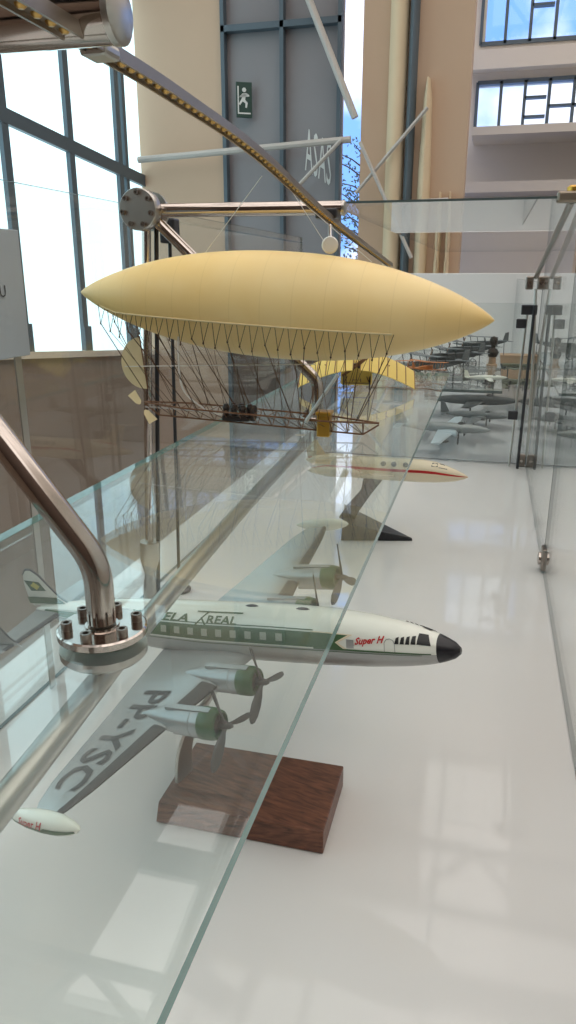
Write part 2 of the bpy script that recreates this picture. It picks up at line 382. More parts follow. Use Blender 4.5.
# ================================================================== SHOWCASE
pl = MB().box(-.62, .62, -.35, 2.186, -.05, 0)
pl.box(-.60, .60, -.33, 2.186, FZ, -.05)
tag(pl.build('display_plinth', M['laminate'], smooth=False, bevel=.002), 'long glossy white display plinth under the airliner and the jet models', 'plinth')
pl = MB().box(-.62, .62, 2.188, 5.0, -.05, 0)  # white plinth continued; the shade behind the door is put into its grey
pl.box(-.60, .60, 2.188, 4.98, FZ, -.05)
tag(pl.build('display_plinth', M['laminate_shaded'], smooth=False, bevel=.002), 'display plinth, greyed for shade, beyond the cross glass door under the far models', 'plinth')
ZG = .33
GT = .006
def slab(name, x0, x1, y0, y1, z0, z1, mats, big):
    """plate of glass: large faces glass, rim faces polished edge"""
    b = MB().box(x0, x1, y0, y1, z0, z1)
    # order of faces: -x, +x, -y, +y, -z, +z
    b.m = [0 if i // 2 == big else 1 for i in range(6)]
    return b.build(name, mats, smooth=False)
o = slab('glass_shelf', -.352, -.0715, .06, 1.56, ZG - GT, ZG, [M['glass'], M['gedge']], 2)
tag(o, 'long horizontal glass shelf with teal edge above the airliner model', 'glass shelf')
PX = .128
o = slab('glass_wall', PX, PX + .006, -.3, 1.352, 0.001, .72, [M['pane'], M['gedge_dark']], 0); tag(o, 'nearest upright glass panel on the right edge of the plinth', 'glass panel')
o = slab('glass_wall', PX, PX + .006, 1.358, 2.17, 0.001, .66, [M['pane'], M['gedge_dark']], 0); tag(o, 'middle upright glass panel on the right, between the low clip and the corner hinge', 'glass panel')
o = slab('glass_wall', PX, PX + .006, 2.19, 4.6, 0.001, .5, [M['pane'], M['gedge_dark']], 0); tag(o, 'far upright glass panel on the right beyond the corner hinge', 'glass panel')
o = slab('glass_wall', -.536, -.53, .5, 2.17, 0.001, .62, [M['pane'], M['gedge_dark']], 0); tag(o, 'upright glass panel along the left edge behind the steel post', 'glass panel')
YP = 2.18
o = slab('glass_door', -.5, PX - .01, YP - .004, YP + .004, .004, .447, [M['pane'], M['gedge_dark']], 1); tag(o, 'upright cross glass door closing the case in front of the grey models', 'glass door')
o = slab('glass_door', PX + .012, .6, YP - .004, YP + .004, .004, .447, [M['pane'], M['gedge_dark']], 1); tag(o, 'cross glass panel to the right of the corner hinges', 'glass panel')
o = slab('lid_glass_sheet', -.30, .6, 1.42, 4.5, .642, .646, [M['pane'], M['gedge_dark']], 2); tag(o, 'horizontal glass lid over the far half of the case', 'glass lid')
# slender dark posts of the door
dp = thing('door_post', 'thin dark double door post with small clamps beside the cross glass door', 'post', (.105, 2.13, 0))
MB().tube([(.0, 0, .002), (.004, -.02, .445)], .0042, 8).build('dark_rod', M['standblack'], dp)
MB().tube([(-.022, .02, .002), (-.012, 0, .44)], .0032, 8).build('light_rod', M['steel_sat'], dp)
MB().box(-.028, .012, -.012, .02, .42, .445).build('top_cap', M['standblack'], dp, smooth=False, bevel=.002)
for z in (.385, .14): MB().box(-.038, -.012, -.008, .012, z, z + .024).build('clamp', M['standblack'], dp, smooth=False, bevel=.002)
def hinge(loc, label, w=.02, h=.034):
    t = thing('corner_clamp', label, 'hinge', loc, None, None)
    for s in (-1, 1):
        p = MB().box(min(s * .005, s * (.005 + w)), max(s * .005, s * (.005 + w)), -.009, .009, -h / 2, h / 2).build('plate', M['bolt'], t, smooth=False, bevel=.003)
        MB().lathe([(0, 0), (0, .0045), (.003, .004), (.003, 0)], (s * (.005 + w / 2), -.009, 0), (0, -1, 0), 12).build('screw', M['steel'], p)
hinge((PX + .003, YP - .016, .0185), 'steel corner hinge at the foot of the cross glass door', .022, .036)
hinge((PX - .02, YP - .01, .50), 'steel corner hinge at the head of the upright glass seam')
MB_ = MB().tube([(PX + .0, YP - .02, .032), (PX - .004, YP - .016, .25), (PX - .018, YP - .014, .485)], .004, 8)
tag(MB_.build('seam_rod', M['steel_sat']), 'slim bright vertical seam rod joining the two corner hinges', 'rod')
MB_ = MB().tube([(.108, 2.168, .515), (.118, 1.445, .640)], .006, 10)
tag(MB_.build('brace_rod', M['steel_sat']), 'slanting steel brace rod at the right under the glass lid', 'rod')
t = thing('glass_clip', 'bronze clip holding the edge of the glass lid at the upper right', 'clip', (.118, 1.43, .642))
MB().box(-.026, .03, -.014, .014, -.006, .012).build('jaw', M['rail'], t, smooth=False, bevel=.004)
MB().lathe([(0, .0), (0, .011), (.006, .011), (.009, .007), (.009, 0)], (0, 0, .012), (0, 0, 1), 16).build('knob', M['brass'], t)
t = thing('glass_clip', 'small low steel clip on the plinth at the seam of the right glass', 'clip', (PX + .003, 1.355, .004))
MB().box(-.008, .010, -.018, .018, 0, .042).build('jaw', M['bolt'], t, smooth=False, bevel=.004)
MB().lathe([(0, 0), (0, .012), (.004, .012), (.006, .006), (.006, 0)], (-.008, 0, .02), (-1, 0, 0), 18).build('cap', M['steel'], t)
tag(MB().tube([(PX + .003, 1.355, .047), (PX + .003, 1.355, .64)], .0022, 6).build('seam_strip', M['standblack']), 'thin dark seam strip rising from the low steel clip on the right', 'strip')

# ---- steel frames
def bolts(parent, c, d, R, n=6, r=.0031, h=.0046, ph=.3):
    c = Vector(c); d = Vector(d).normalized(); a = d.orthogonal().normalized(); bb = d.cross(a)
    for k in range(n):
        p = c + (a * math.cos(2 * PI * k / n + ph) + bb * math.sin(2 * PI * k / n + ph)) * R
        m = MB().lathe([(0, 0), (0, r), (h, r), (h, r * .55), (h * .5, r * .5), (h * .5, 0)], p, d, 14)
        m.build('bolt', M['bolt'], parent)
def steel_frame(Y, label, post=True, disc=True, endx=-.19, ztop=.603, cr=.0088, XF=-.1945, XD=-.462, zb=.052):
    t = thing('steel_frame', label, 'frame', (XD, Y, 0))
    L = lambda x, y, z: Vector((x - XD, y - Y, z))
    path = tube_arc([L(XF, Y, ZG + .008), L(XF, Y, ZG + zb), L(XD, Y, ztop - .0)], .013)
    MB().tube(path, .0078, 24).build('bent_tube', M['steel'], t)
    fl = MB().lathe([(0, 0), (0, .0235), (.0008, .0245), (.0042, .0245), (.005, .0235), (.005, .0095), (.0062, .0092), (.0062, 0)], L(XF, Y, ZG + .0005), (0, 0, 1), 48).build('flange', M['steel'], t)
    bolts(fl, L(XF, Y, ZG + .0055), (0, 0, 1), .0188, ph=.3 + PI / 6)
    MB().lathe([(0, 0), (0, .024), (-.004, .024), (-.006, .022), (-.006, 0)], L(XF, Y, ZG - GT - .0005), (0, 0, 1), 48).build('clamp_ring', M['steel_sat'], t)
    MB().tube([L(XD, Y, ztop), L(endx, Y, ztop - .002)], cr, 24).build('cross_tube', M['steel'], t)
    MB().lathe([(0, 0), (0, cr * 1.05), (.003, cr * 1.05), (.004, cr * .9), (.004, 0)], L(endx - .002, Y, ztop - .002), (1, 0, 0), 24).build('end_cap', M['steel_sat'], t)
    if disc:
        dm = MB().lathe([(0, 0), (0, .0255), (-.0015, .0265), (-.018, .0265), (-.0195, .0255), (-.0195, 0)], L(XD, Y - .008, ztop), (0, 1, 0), 40)
        d = dm.build('joint_disc', M['steel_sat'], t); bolts(d, L(XD, Y - .0275, ztop), (0, -1, 0), .0205, 7, .0034, .004)
        dm = MB().lathe([(0, 0), (0, .0255), (.006, .0255), (.006, 0)], L(XD, Y + .014, ztop), (0, 1, 0), 32); dm.build('back_disc', M['steel_sat'], t)
    if post:
        MB().tube([L(XD - .03, Y, .02), L(XD, Y, ztop)], .0062, 24).build('post', M['steel'], t)
        MB().tube([L(XD - .019, Y + .008, .02), L(XD + .011, Y + .008, ztop)], .0032, 12).build('cable_conduit', M['standblack'], t)
        MB().lathe([(0, .0064), (0, .015), (.03, .015), (.055, .008), (.07, .010), (.118, .010), (.118, .0064)], L(XD - .024, Y, .125), (-.03, 0, -.6), 24).build('socket', M['steel_sat'], t)
        fl = MB().lathe([(0, 0), (0, .031), (.006, .031), (.007, .03), (.007, 0)], L(XD - .031, Y, .0005), (0, 0, 1), 36).build('foot_flange', M['steel_sat'], t)
        bolts(fl, L(XD - .031, Y, .0075), (0, 0, 1), .023)
    return t
steel_frame(.335, 'nearest bent steel frame bolted to the glass shelf in the left foreground', True, True, -.163, .628, .0118, XD=-.392, zb=.042)
steel_frame(1.0, 'farther bent steel frame with bolted joint disc behind the airship tail', XF=-.222)
tag(MB().tube(spline([Vector(p) for p in ((-.168, .02, .303), (-.189, .25, .303), (-.211, .51, .303), (-.229, .89, .303), (-.243, 1.5, .303))], 8), .0070, 24).build('support_tube', M['steel_sat']), 'long satin steel tube running lengthwise just beneath the glass shelf', 'tube')
# perforated rail overhead
rp = [atY(20, 0, .28), atY(100, 48, .36), atY(180, 98, .48), atY(260, 155, .68), atY(330, 219, .98), atY(390, 265, 1.45)]
rp = [rp[0] * 2 - rp[1]] + rp
sp = spline(rp, 10)
rl = thing('perforated_rail', 'long bronze studded rail running overhead above the airship', 'rail', sp[0])
ch = MB(); rr = []
for i, p in enumerate(sp):
    t = (sp[min(i + 1, len(sp) - 1)] - sp[max(i - 1, 0)]).normalized(); s = t.cross(ZZ).normalized(); u = s.cross(t)
    w, h = .0052, .003
    rr.append([p + s * a + u * c - sp[0] for a, c in ((-w, h), (w, h), (w, -h), (w * .75, -h), (w * .75, -h * .3), (-w * .75, -h * .3), (-w * .75, -h), (-w, -h))])
ch.rings(rr); ch.build('channel', M['rail'], rl, smooth=False)
cum = 0; cnt = 0; nxt = .0
for i in range(len(sp) - 1):
    seg = sp[i + 1] - sp[i]; L_ = seg.length
    while nxt <= cum + L_ and cnt < 95:
        p = sp[i] + seg * ((nxt - cum) / L_); t = seg.normalized(); s = t.cross(ZZ).normalized(); u = s.cross(t)
        MB().lathe([(0, 0), (0, .0026), (.001, .0023), (.002, .0012), (.002, 0)], p - u * .0008 - sp[0], -u, 10).build('stud', M['stud'], rl)
        nxt += .0135; cnt += 1
    cum += L_
MB().box(-.007, .007, -.008, .008, -.003, .003, 0, Matrix.Diagonal((1, 1, 1, 1)) @ Matrix.Translation(atY(100, 52, .36) - sp[0])).build('end_bracket', M['steel_sat'], rl, smooth=False, bevel=.002)
MB().box(-.014, .014, -.014, .014, -.006, .006, 0, Matrix.Translation(atY(328, 214, .99) - sp[0])).build('end_bracket', M['standblack'], rl, smooth=False, bevel=.002)
# rod and clamp near the post
t = thing('hanging_rod', 'thin dark steel rod with black clamp standing just right of the steel post', 'rod', (-.472, 1.1, 0))
MB().tube([(-.012, 0, .002), (0, 0, .6)], .0028, 10).build('rod', M['standblack'], t)
MB().box(-.012, .012, -.012, .012, .565, .60).build('clamp', M['standblack'], t, smooth=False, bevel=.003)
MB().lathe([(0, 0), (0, .02), (.004, .02), (.012, .006), (.012, 0)], (-.012, 0, .0005), (0, 0, 1), 20).build('foot', M['standblack'], t)
# information panel at far left, outside the left glass
p0 = atX(18, 230, -.52); p1 = atX(18, 357, -.52)
ip = thing('info_panel', 'pale blue-grey information panel cut off by the left picture edge', 'panel', (-.52, p0.y - .2, .35))
zt_, zb_ = p0.z, p1.z
MB().box(-.004, 0, 0, .2, zb_ - .35, zt_ - .35).build('board', M['info'], ip, smooth=False, bevel=.001)
for yy_ in (.03, .17): MB().box(-.003, -.001, yy_, yy_ + .012, .001 - .35, zb_ - .35).build('panel_leg', M['steel_sat'], ip, smooth=False)
vs, fs = text_mesh('U', .018); q = atX(3, 297, -.5195)
MB().add([(.0008, q.y - (p0.y - .2) - .006 + v.x, q.z - .35 + v.y) for v in vs], fs).build('lettering', M['ink'], ip, smooth=False)

# ================================================================== AIRLINER
x0, y0, z0, yaw, pit, bank = -.2495, .657, .171, -.226, .176, .152
RZ = Matrix.Rotation(yaw, 4, 'Z'); RY = Matrix.Rotation(-pit, 4, 'Y'); RX = Matrix.Rotation(bank, 4, 'X')
AM = Matrix.Translation((x0, y0, z0)) @ RZ @ RY @ RX
air = thing('model_airliner', 'white and green four-engined propeller airliner model on a walnut base', 'model airplane', mat=AM)
FL = .513
FT = [(-.5, .0015, .013), (-.485, .005, .0125), (-.44, .0095, .0115), (-.36, .0165, .009), (-.25, .0235, .005), (-.12, .0275, .002), (.0, .029, 0), (.15, .029, 0),
      (.26, .0275, -.0008), (.34, .0245, -.0025), (.40, .0205, -.0043), (.44, .0165, -.006), (.47, .012, -.0072), (.49, .0072, -.008), (.4985, .003, -.0083), (.5, .0003, -.0084)]
def smoothtab(x):
    # gentle averaging for a smooth profile
    a = interp(FT, x); d = .008; b_ = interp(FT, x - d); c = interp(FT, x + d)
    return tuple((2 * p + q + r) / 4 for p, q, r in zip(a, b_, c)) if abs(x) < .48 else a
def fsurf(x, th, off=0.0, side=-1):
    """x in metres, th angle above the starboard horizontal"""
    r, zc = smoothtab(x / FL); r += off
    return Vector((x, side * r * .96 * math.cos(th), zc + r * math.sin(th)))
R_ = math.radians
NS = 64
xs = [FL * (-.5 + i / 90) for i in range(91)] + [FL * q for q in (.4925, .4955, .4985)]
xs = sorted(x for x in xs if x <= FL * .4986)
def fus_part(name, xa, xb, mats, split=None):
    b = MB(); X = sorted([x for x in xs if xa < x < xb] + [xa, xb])
    b.rings([[fsurf(x, 2 * PI * k / NS) for k in range(NS)] for x in X])
    if split is not None:
        mm = []
        for f, m in zip(b.f, b.m):
            c = sum((b.v[i] for i in f), Vector()) / len(f); r, zc = smoothtab(c.x / FL)
            mm.append(1 if (c.z - zc) < r * math.sin(split) else 0)
        b.m = mm
    return b.build(name, mats, air, angle=60)
fus_part('fuselage', -FL * .5, FL * .463, [M['white'], M['belly']], R_(5))
n = fus_part('nose_cone', FL * .463, FL * .4986, M['radome']); n['label'] = 'black nose cone'
def strip(name, x0_, x1_, t0, t1, m, parent=air, off=.0004, sides=(-1, 1), nx=40, nt=5):
    b = MB()
    for s in sides:
        g = [[fsurf(lerp(x0_, x1_, i / nx), R_(lerp(t0, t1, j / nt)), off, s) for j in range(nt + 1)] for i in range(nx + 1)]
        b.rings(g, caps=False, closed=False)
    return b.build(name, m, parent, angle=80)
def patch(b, poly, off=.0007, s=-1):
    """polygon in (x, angle in degrees), fanned onto the fuselage"""
    if len(poly) == 4:
        p0, p1, p2, p3 = poly; g = []
        for i in range(7):
            u = i / 6; a = (lerp(p0[0], p1[0], u), lerp(p0[1], p1[1], u)); c = (lerp(p3[0], p2[0], u), lerp(p3[1], p2[1], u))
            g.append([fsurf(lerp(a[0], c[0], j / 6), R_(lerp(a[1], c[1], j / 6)), off, s) for j in range(7)])
        b.rings(g, caps=False, closed=False); return
    vs = [fsurf(x, R_(t), off, s) for x, t in poly]; b.add(vs, [tuple(range(len(poly)))])
XB = .245 * FL
cl = strip('cheatline', -.46 * FL, XB, 9, 38, M['greenline']); cl['label'] = 'dark green window band'
strip('nose_line', XB, .455 * FL, 6, 10, M['greenline'])
strip('upper_pinstripe', -.46 * FL, XB, 41, 43, M['greenline'])
strip('lower_pinstripe', -.46 * FL, .44 * FL, 2, 3.4, M['greenline'])
b = MB()
for s in (-1, 1):
    patch(b, [(XB, 22), (XB, 38), (XB + .036, 38), (XB + .022, 22)], .0005, s); patch(b, [(XB, 9), (XB, 22), (XB + .022, 22), (XB + .030, 9)], .0005, s)
b.build('cheatline_tip', M['greenline'], air, smooth=False)
b = MB()
for s in (-1, 1):
    for poly in ([(XB - .002, 40), (XB + .039, 40), (XB + .025, 22), (XB + .033, 10), (XB + .030, 10), (XB + .022, 22), (XB + .034, 38), (XB - .002, 38)],):
        for q in ((0, 1, 6, 7), (1, 2, 5, 6), (2, 3, 4, 5)): patch(b, [poly[i] for i in q], .0007, s)
b.build('zigzag_outline', M['cream'], air, smooth=False)
k = 0
for s in (-1, 1):
    for i in range(15):
        xw = -.30 * FL + i * .0172
        b = MB(); patch(b, [(xw, 17), (xw + .0072, 17), (xw + .0072, 31), (xw, 31)], .0009, s); b.build('cabin_window', M['winglass'], air, smooth=False)
    b = MB(); patch(b, [(XB + .033, 13), (XB + .040, 13), (XB + .040, 30), (XB + .033, 30)], .0008, s); b.build('cabin_window', M['belly'], air, smooth=False)
    for i, (xa, xb_, ta, tb) in enumerate(((.395, .402, 30, 45), (.404, .411, 31, 48), (.413, .420, 32, 52), (.422, .430, 34, 57), (.432, .455, 36, 72))):
        b = MB(); patch(b, [(xa * FL, ta), (xb_ * FL, ta + 1), (xb_ * FL - (.003 if i == 4 else 0), tb + 4), (xa * FL + .001, tb)], .0006, s)
        b.build('cockpit_window', M['black'], air, smooth=False)
# crew door outline
b = MB()
for s in (-1, 1):
    pts_ = [(.377, 10), (.377, 30), (.380, 38), (.386, 41), (.392, 38), (.395, 30), (.395, 10)]
    for (xa, ta), (xb_, tb) in zip(pts_, pts_[1:]):
        b.tube([fsurf(xa * FL, R_(ta), .0002, s), fsurf(xb_ * FL, R_(tb), .0002, s)], .00035, 5)
b.build('door_outline', M['belly'], air)
def wrap_text(name, body, x_start, length, th0, height, mat, shear=.0, slant=0.0):
    vs, fs = text_mesh(body, 1.0, shear, bold=.03)
    xm = min(v.x for v in vs); xM = max(v.x for v in vs); ym = min(v.y for v in vs); yM = max(v.y for v in vs)
    b = MB(); out = []
    for v in vs:
        u = (v.x - xm) / (xM - xm); w = (v.y - ym) / (yM - ym); x = x_start + u * length; r, zc = smoothtab(x / FL)
        out.append(fsurf(x, R_(th0) + (w * height + slant * u) / r, .0008))
    b.add(out, fs); return b.build(name, mat, air, smooth=False)
wrap_text('airline_lettering', 'VOE PELA', -.200 * FL, .086, 41, .0092, M['greenline'], .25)
wrap_text('airline_lettering', 'REAL', .012 * FL, .036, 41, .0088, M['greenline'], .1)
b = MB()
patch(b, [(-.015 * FL, 65), (.092 * FL, 65), (.092 * FL, 68), (-.015 * FL, 68)]); patch(b, [(-.0 * FL, 36), (.092 * FL, 36), (.092 * FL, 38.5), (-.0 * FL, 38.5)])
b.tube([fsurf(-.014 * FL, R_(38), .0006), fsurf(.012 * FL, R_(67), .0006)], .0009, 5); b.tube([fsurf(-.002 * FL, R_(53), .0006), fsurf(.010 * FL, R_(38), .0006)], .0009, 5)
b.build('airline_emblem', M['greenline'], air, smooth=False)
wrap_text('nose_lettering', 'Super H', .325 * FL, .027, 16, .0082, M['red'], .35, .0035)
# roof antenna fairings
for xx in (.10, .21): MB().lathe([(-.008, 0), (-.004, .0016), (0, .002), (.005, .0014), (.008, 0)], fsurf(xx * FL, R_(90), 0), (1, 0, 0), 10).build('antenna', M['standblack'], air)

# wing ------------------------------------------------------------
HS = .262; DIH = .045
WT = [(0, .060, -.062, .012), (.03, .053, -.058, .0115), (.13, .035, -.040, .0075), (.225, .021, -.024, .0038), (.252, .0145, -.015, .0026), (HS, .008, -.004, .001)]
def wz(y): return -.016 + abs(y) * math.tan(DIH)
AF = [(0, 0), (.012, .30), (.05, .62), (.12, .88), (.25, 1.0), (.42, .92), (.62, .62), (.82, .28), (1, .02)]
def wpt(y, c, up, off=0):
    le, te, th = interp(WT, abs(y)); 
    for i in range(len(AF) - 1):
        if c <= AF[i + 1][0]: t = (c - AF[i][0]) / (AF[i + 1][0] - AF[i][0]); h = lerp(AF[i][1], AF[i + 1][1], t); break
    return Vector((lerp(le, te, c) + (off if c < .02 else 0), y, wz(y) + (th * .55 * h + off if up else -th * .4 * h - off)))
b = MB(); rr = []
yy = [-HS + 2 * HS * i / 72 for i in range(73)]
for y in yy: rr.append([wpt(y, c, True) for c, _ in AF] + [wpt(y, c, False) for c, _ in reversed(AF[1:-1])])
b.rings(rr); b.build('wing', M['silver'], air, angle=50)
def boot(ya, yb):
    b = MB(); g = []
    for i in range(17):
        y = lerp(ya, yb, i / 16); g.append([wpt(y, c, True, .0005) for c in (.16, .1, .05, .02, .008)] + [wpt(y, 0, True, .0005)] + [wpt(y, c, False, .0005) for c in (.008, .02, .05, .12)])
    b.rings(g, caps=False, closed=False); return b.build('deicer_boot', M['boot'], air, angle=60)
SI, SO = .064, .130
for s in (-1, 1):
    boot(s * (SO + .014), s * (HS - .006)); boot(s * (SI + .014), s * (SO - .014))
# registration
vs, fs = text_mesh('PP-YSC', 1.0, bold=.022); xm = max(v.x for v in vs); yM = max(v.y for v in vs)
def wing_text(side):
    b = MB(); out = []
    for v in vs:
        u = v.x / xm; w = v.y / yM
        if side < 0: y = -lerp(.095, .232, u)
        else: y = lerp(.232, .095, u)
        le, te, th = interp(WT, abs(y)); mid = lerp(le, te, .58); hgt = .62 * .62 * (le - te) * (1 if True else 1)
        hgt = min(.030, (le - te) * .6)
        c = min(.97, max(.03, (le - (mid - hgt * .42 + w * hgt)) / (le - te)))
        out.append(wpt(y, c, True, .0006))
    b.add(out, fs); b.build('registration_lettering', M['boot'], air, smooth=False)
wing_text(-1)
# engines
def engine(s, sy, hubx):
    y = s * sy; zc = wz(y) + .001
    xb = hubx - .064
    nac = MB().lathe([(xb - .030, .001), (xb - .015, .0065), (xb, .0105), (xb + .02, .0128), (xb + .034, .0134)], (0, y, zc), (1, 0, 0), 32)
    nac.lathe([(xb + .034, .0134), (xb + .047, .0137), (xb + .047, .0125)], (0, y, zc), (1, 0, 0), 32)
    for dz in (.0128, -.0134):
        nac.box(xb + .006, xb + .052, y - .003, y + .003, zc + dz - .0015, zc + dz + .0015)
    nac.tube([(xb + .034, y + .0135 * math.cos(a), zc + .0135 * math.sin(a)) for a in [2 * PI * k / 32 for k in range(33)]], .0003, 5)
    N = nac.build('engine_nacelle', M['silver'], air)
    gr = MB().lathe([(xb + .042, .0134), (xb + .043, .0140), (xb + .053, .0138), (xb + .0585, .0122), (xb + .0595, .0104), (xb + .057, .0096), (xb + .050, .0096)], (0, y, zc), (1, 0, 0), 32)
    gr.build('cowl_ring', M['green'], N)['label'] = 'green cowl ring'
    MB().lathe([(xb + .049, .0), (xb + .049, .0099), (xb + .052, .0099), (xb + .056, .004), (xb + .058, .002), (xb + .058, 0)], (0, y, zc), (1, 0, 0), 20).build('engine_face', M['engine'], N)
    hub = Vector((hubx, y, zc))
    P = MB().lathe([(-.007, .002), (-.006, .0036), (.0, .0036), (.004, .0028), (.0075, .001), (.0078, 0)], hub, (1, 0, 0), 16).build('propeller', M['prop'], air)
    for kk, a0 in enumerate((R_(205), R_(325), R_(85))):
        a = a0 if s < 0 else a0 + R_(14)
        d = Vector((0, -math.cos(a), math.sin(a))); q = Vector((1, 0, 0)).cross(d); bl = MB(); rr = []
        for t, w, tw in ((.0, .0017, 60), (.006, .0020, 50), (.013, .0037, 40), (.022, .0049, 32), (.031, .0048, 26), (.0365, .0034, 22), (.039, .001, 20)):
            c = hub + d * t; u = (q * math.cos(R_(tw)) + Vector((1, 0, 0)) * math.sin(R_(tw))); n_ = u.cross(d); h = .0009 if t > .01 else .0014
            rr.append([c + u * w * math.cos(2 * PI * j / 10) + n_ * h * math.sin(2 * PI * j / 10) for j in range(10)])
        bl.rings(rr); bl.build('blade', M['prop'], P)
for s in (-1, 1):
    engine(s, SI, .0865); engine(s, SO, .087)
# tip tanks
for s in (-1, 1):
    c = Vector((.004, s * (HS + .001), wz(HS)))
    TPR = [(-.040, 0), (-.036, .002), (-.026, .0052), (-.012, .0075), (.004, .0084), (.018, .0078), (.029, .0054), (.035, .003), (.038, 0)]
    T_ = MB().lathe(TPR, c, (1, 0, 0), 28).build('tip_tank', M['white'], air)
    T_['label'] = 'white wingtip fuel tank with green stripe'
    g = []
    for i in range(25):
        t = -.036 + .071 * i / 24; r = interp([(a, q) for a, q in TPR], t)[0] + .0004
        g.append([c + Vector((t, s * r * math.cos(a), r * math.sin(a))) for a in (R_(-16), R_(0), R_(14 if t > .008 else 4))])
    MB().rings(g, caps=False, closed=False).build('tank_stripe', M['green'], T_)
    vs2, fs2 = text_mesh('Super H', 1.0, .3, bold=.02); xm2 = max(v.x for v in vs2)
    out = []
    for v in vs2:
        u = v.x / xm2; t = (-.020 + u * .027) if s < 0 else (.007 - u * .027); r = interp([(a, q) for a, q in TPR], t)[0] + .0007; a = R_(4) + v.y * .0075 / .0078
        out.append(c + Vector((t, s * r * math.cos(a), r * math.sin(a))))
    MB().add(out, fs2).build('tank_lettering', M['red'], T_, smooth=False)
# tail
TX = -.445 * FL; TZ = .014
b = MB(); rr = []
for i in range(25):
    y = -.092 + .184 * i / 24; a = abs(y) / .092; le = TX + .022 - .012 * a; te = TX - .026 + .008 * a; th = .0022 * (1 - .4 * a)
    rr.append([Vector((lerp(le, te, c), y, TZ + h * th)) for c, h in AF] + [Vector((lerp(le, te, c), y, TZ - h * th)) for c, h in reversed(AF[1:-1])])
b.rings(rr); b.build('tailplane', M['silver'], air, angle=50)
for s in (-1, 1):
    g = []
    for i in range(13):
        y = s * lerp(.012, .088, i / 12); a = abs(y) / .092; le = TX + .022 - .012 * a; te = TX - .026 + .008 * a; th = .0022 * (1 - .4 * a)
        g.append([Vector((lerp(le, te, c) + .0004, y, TZ + sg_ * (h * th + .0004))) for c, h, sg_ in ((.14, .9, 1), (.06, .66, 1), (.012, .3, 1), (0, 0, 1), (.012, .3, -1), (.06, .66, -1))])
    MB().rings(g, caps=False, closed=False).build('deicer_boot', M['boot'], air)
FP = [(-.026, .0), (-.0285, .010), (-.028, .024), (-.025, .034), (-.019, .0395), (-.012, .0395), (-.004, .0335), (.006, .020), (.013, .011), (.021, .0045), (.030, .0)]
def fin(y, base, sc, col, name='tail_fin'):
    th = .0028 * sc; b = MB(); cx = sum(p[0] for p in FP) / len(FP); n_ = len(FP)
    out = [Vector((TX + p[0] * sc, y, base + p[1] * sc)) for p in FP]
    inn = [[Vector((TX + (cx + (p[0] - cx) * .8) * sc, y + e * th / 2, base + (.014 + (p[1] - .014) * .82) * sc)) for p in FP] for e in (-1, 1)]
    b.add(inn[0] + out + inn[1], [tuple(reversed(range(n_))), tuple(range(2 * n_, 3 * n_))] + [(i, (i + 1) % n_, (i + 1) % n_ + n_, i + n_) for i in range(n_)] + [(i + n_, (i + 1) % n_ + n_, (i + 1) % n_ + 2 * n_, i + 2 * n_) for i in range(n_)])
    f_ = b.build(name, M[col], air, angle=50)
    e = MB().tube([Vector((TX + p[0] * sc, y, base + p[1] * sc)) for p in FP[3:10]], [.0009, .0013, .0013, .0012, .0011, .001, .0007], 6).build('fin_boot', M['boot'], f_)
    return f_
f0 = fin(0, TZ + .004, 1.22, 'white')
for s in (-1, 1):
    yo = s * .0023
    o = MB().add([Vector((TX + x, yo, TZ + .004 + z)) for x, z in [(1.22 * p, 1.22 * q) for p, q in ((-.024, .029), (-.0045, .027), (.001, .0175), (-.019, .0175))]], [(0, 1, 2, 3)]).build('fin_flag', M['green'], f0, smooth=False)
    MB().add([Vector((TX + x, yo + s * .0003, TZ + .004 + z)) for x, z in [(1.22 * p, 1.22 * q) for p, q in ((-.0175, .0232), (-.0115, .0272), (-.0055, .0225), (-.0105, .0186))]], [(0, 1, 2, 3)]).build('flag_diamond', M['yellowflag'], o, smooth=False)
    MB().add([Vector((TX + x, yo - s * .0, TZ + .004 + z)) for x, z in [(1.22 * p, 1.22 * q) for p, q in ((-.0272, .0035), (-.0278, .0105), (.0118, .0105), (.0215, .0035))]], [(0, 1, 2, 3)]).build('fin_band', M['greenline'], f0, smooth=False)
for s in (-1, 1):
    fin(s * .078, TZ + .001, .95, 'silver'); 
# stand: walnut block + bent arm, built in world space then brought into the model's frame
inv = AM.inverted()
def to_air(b): b.v = [inv @ p for p in b.v]; return b
b = MB(); x1, x2, ya, yb, zt = -.2835, -.1135, .5595, .6615, .026
b.prism([(x1, .0008), (x2 + .0, .0008), (x2, zt), (x1 + .004, zt)], (0, ya, 0), (1, 0, 0), (0, 0, 1), (0, yb - ya, 0))
# slight bevel on the front edge
sb = to_air(b).build('stand_base', M['walnut'], air, smooth=False, bevel=.0012); sb['label'] = 'dark walnut block base'
arm = spline([Vector((-.270, .602, .0265)), Vector((-.268, .604, .06)), Vector((-.256, .612, .095)), Vector((-.235, .632, .128)), Vector((-.222, .646, .150))], 6)
b = MB(); rr = []
for i, p in enumerate(arm):
    t = (arm[min(i + 1, len(arm) - 1)] - arm[max(i - 1, 0)]).normalized(); w = lerp(.013, .008, i / (len(arm) - 1)); s_ = Vector((.25, 1, 0)).normalized(); q = t.cross(s_).normalized()
    rr.append([p + s_ * a * w + q * c * .0025 for a, c in ((-1, -.6), (-.8, -1), (.8, -1), (1, -.6), (1, .6), (.8, 1), (-.8, 1), (-1, .6))])
b.rings(rr); to_air(b).build('stand_arm', M['steel_sat'], air)

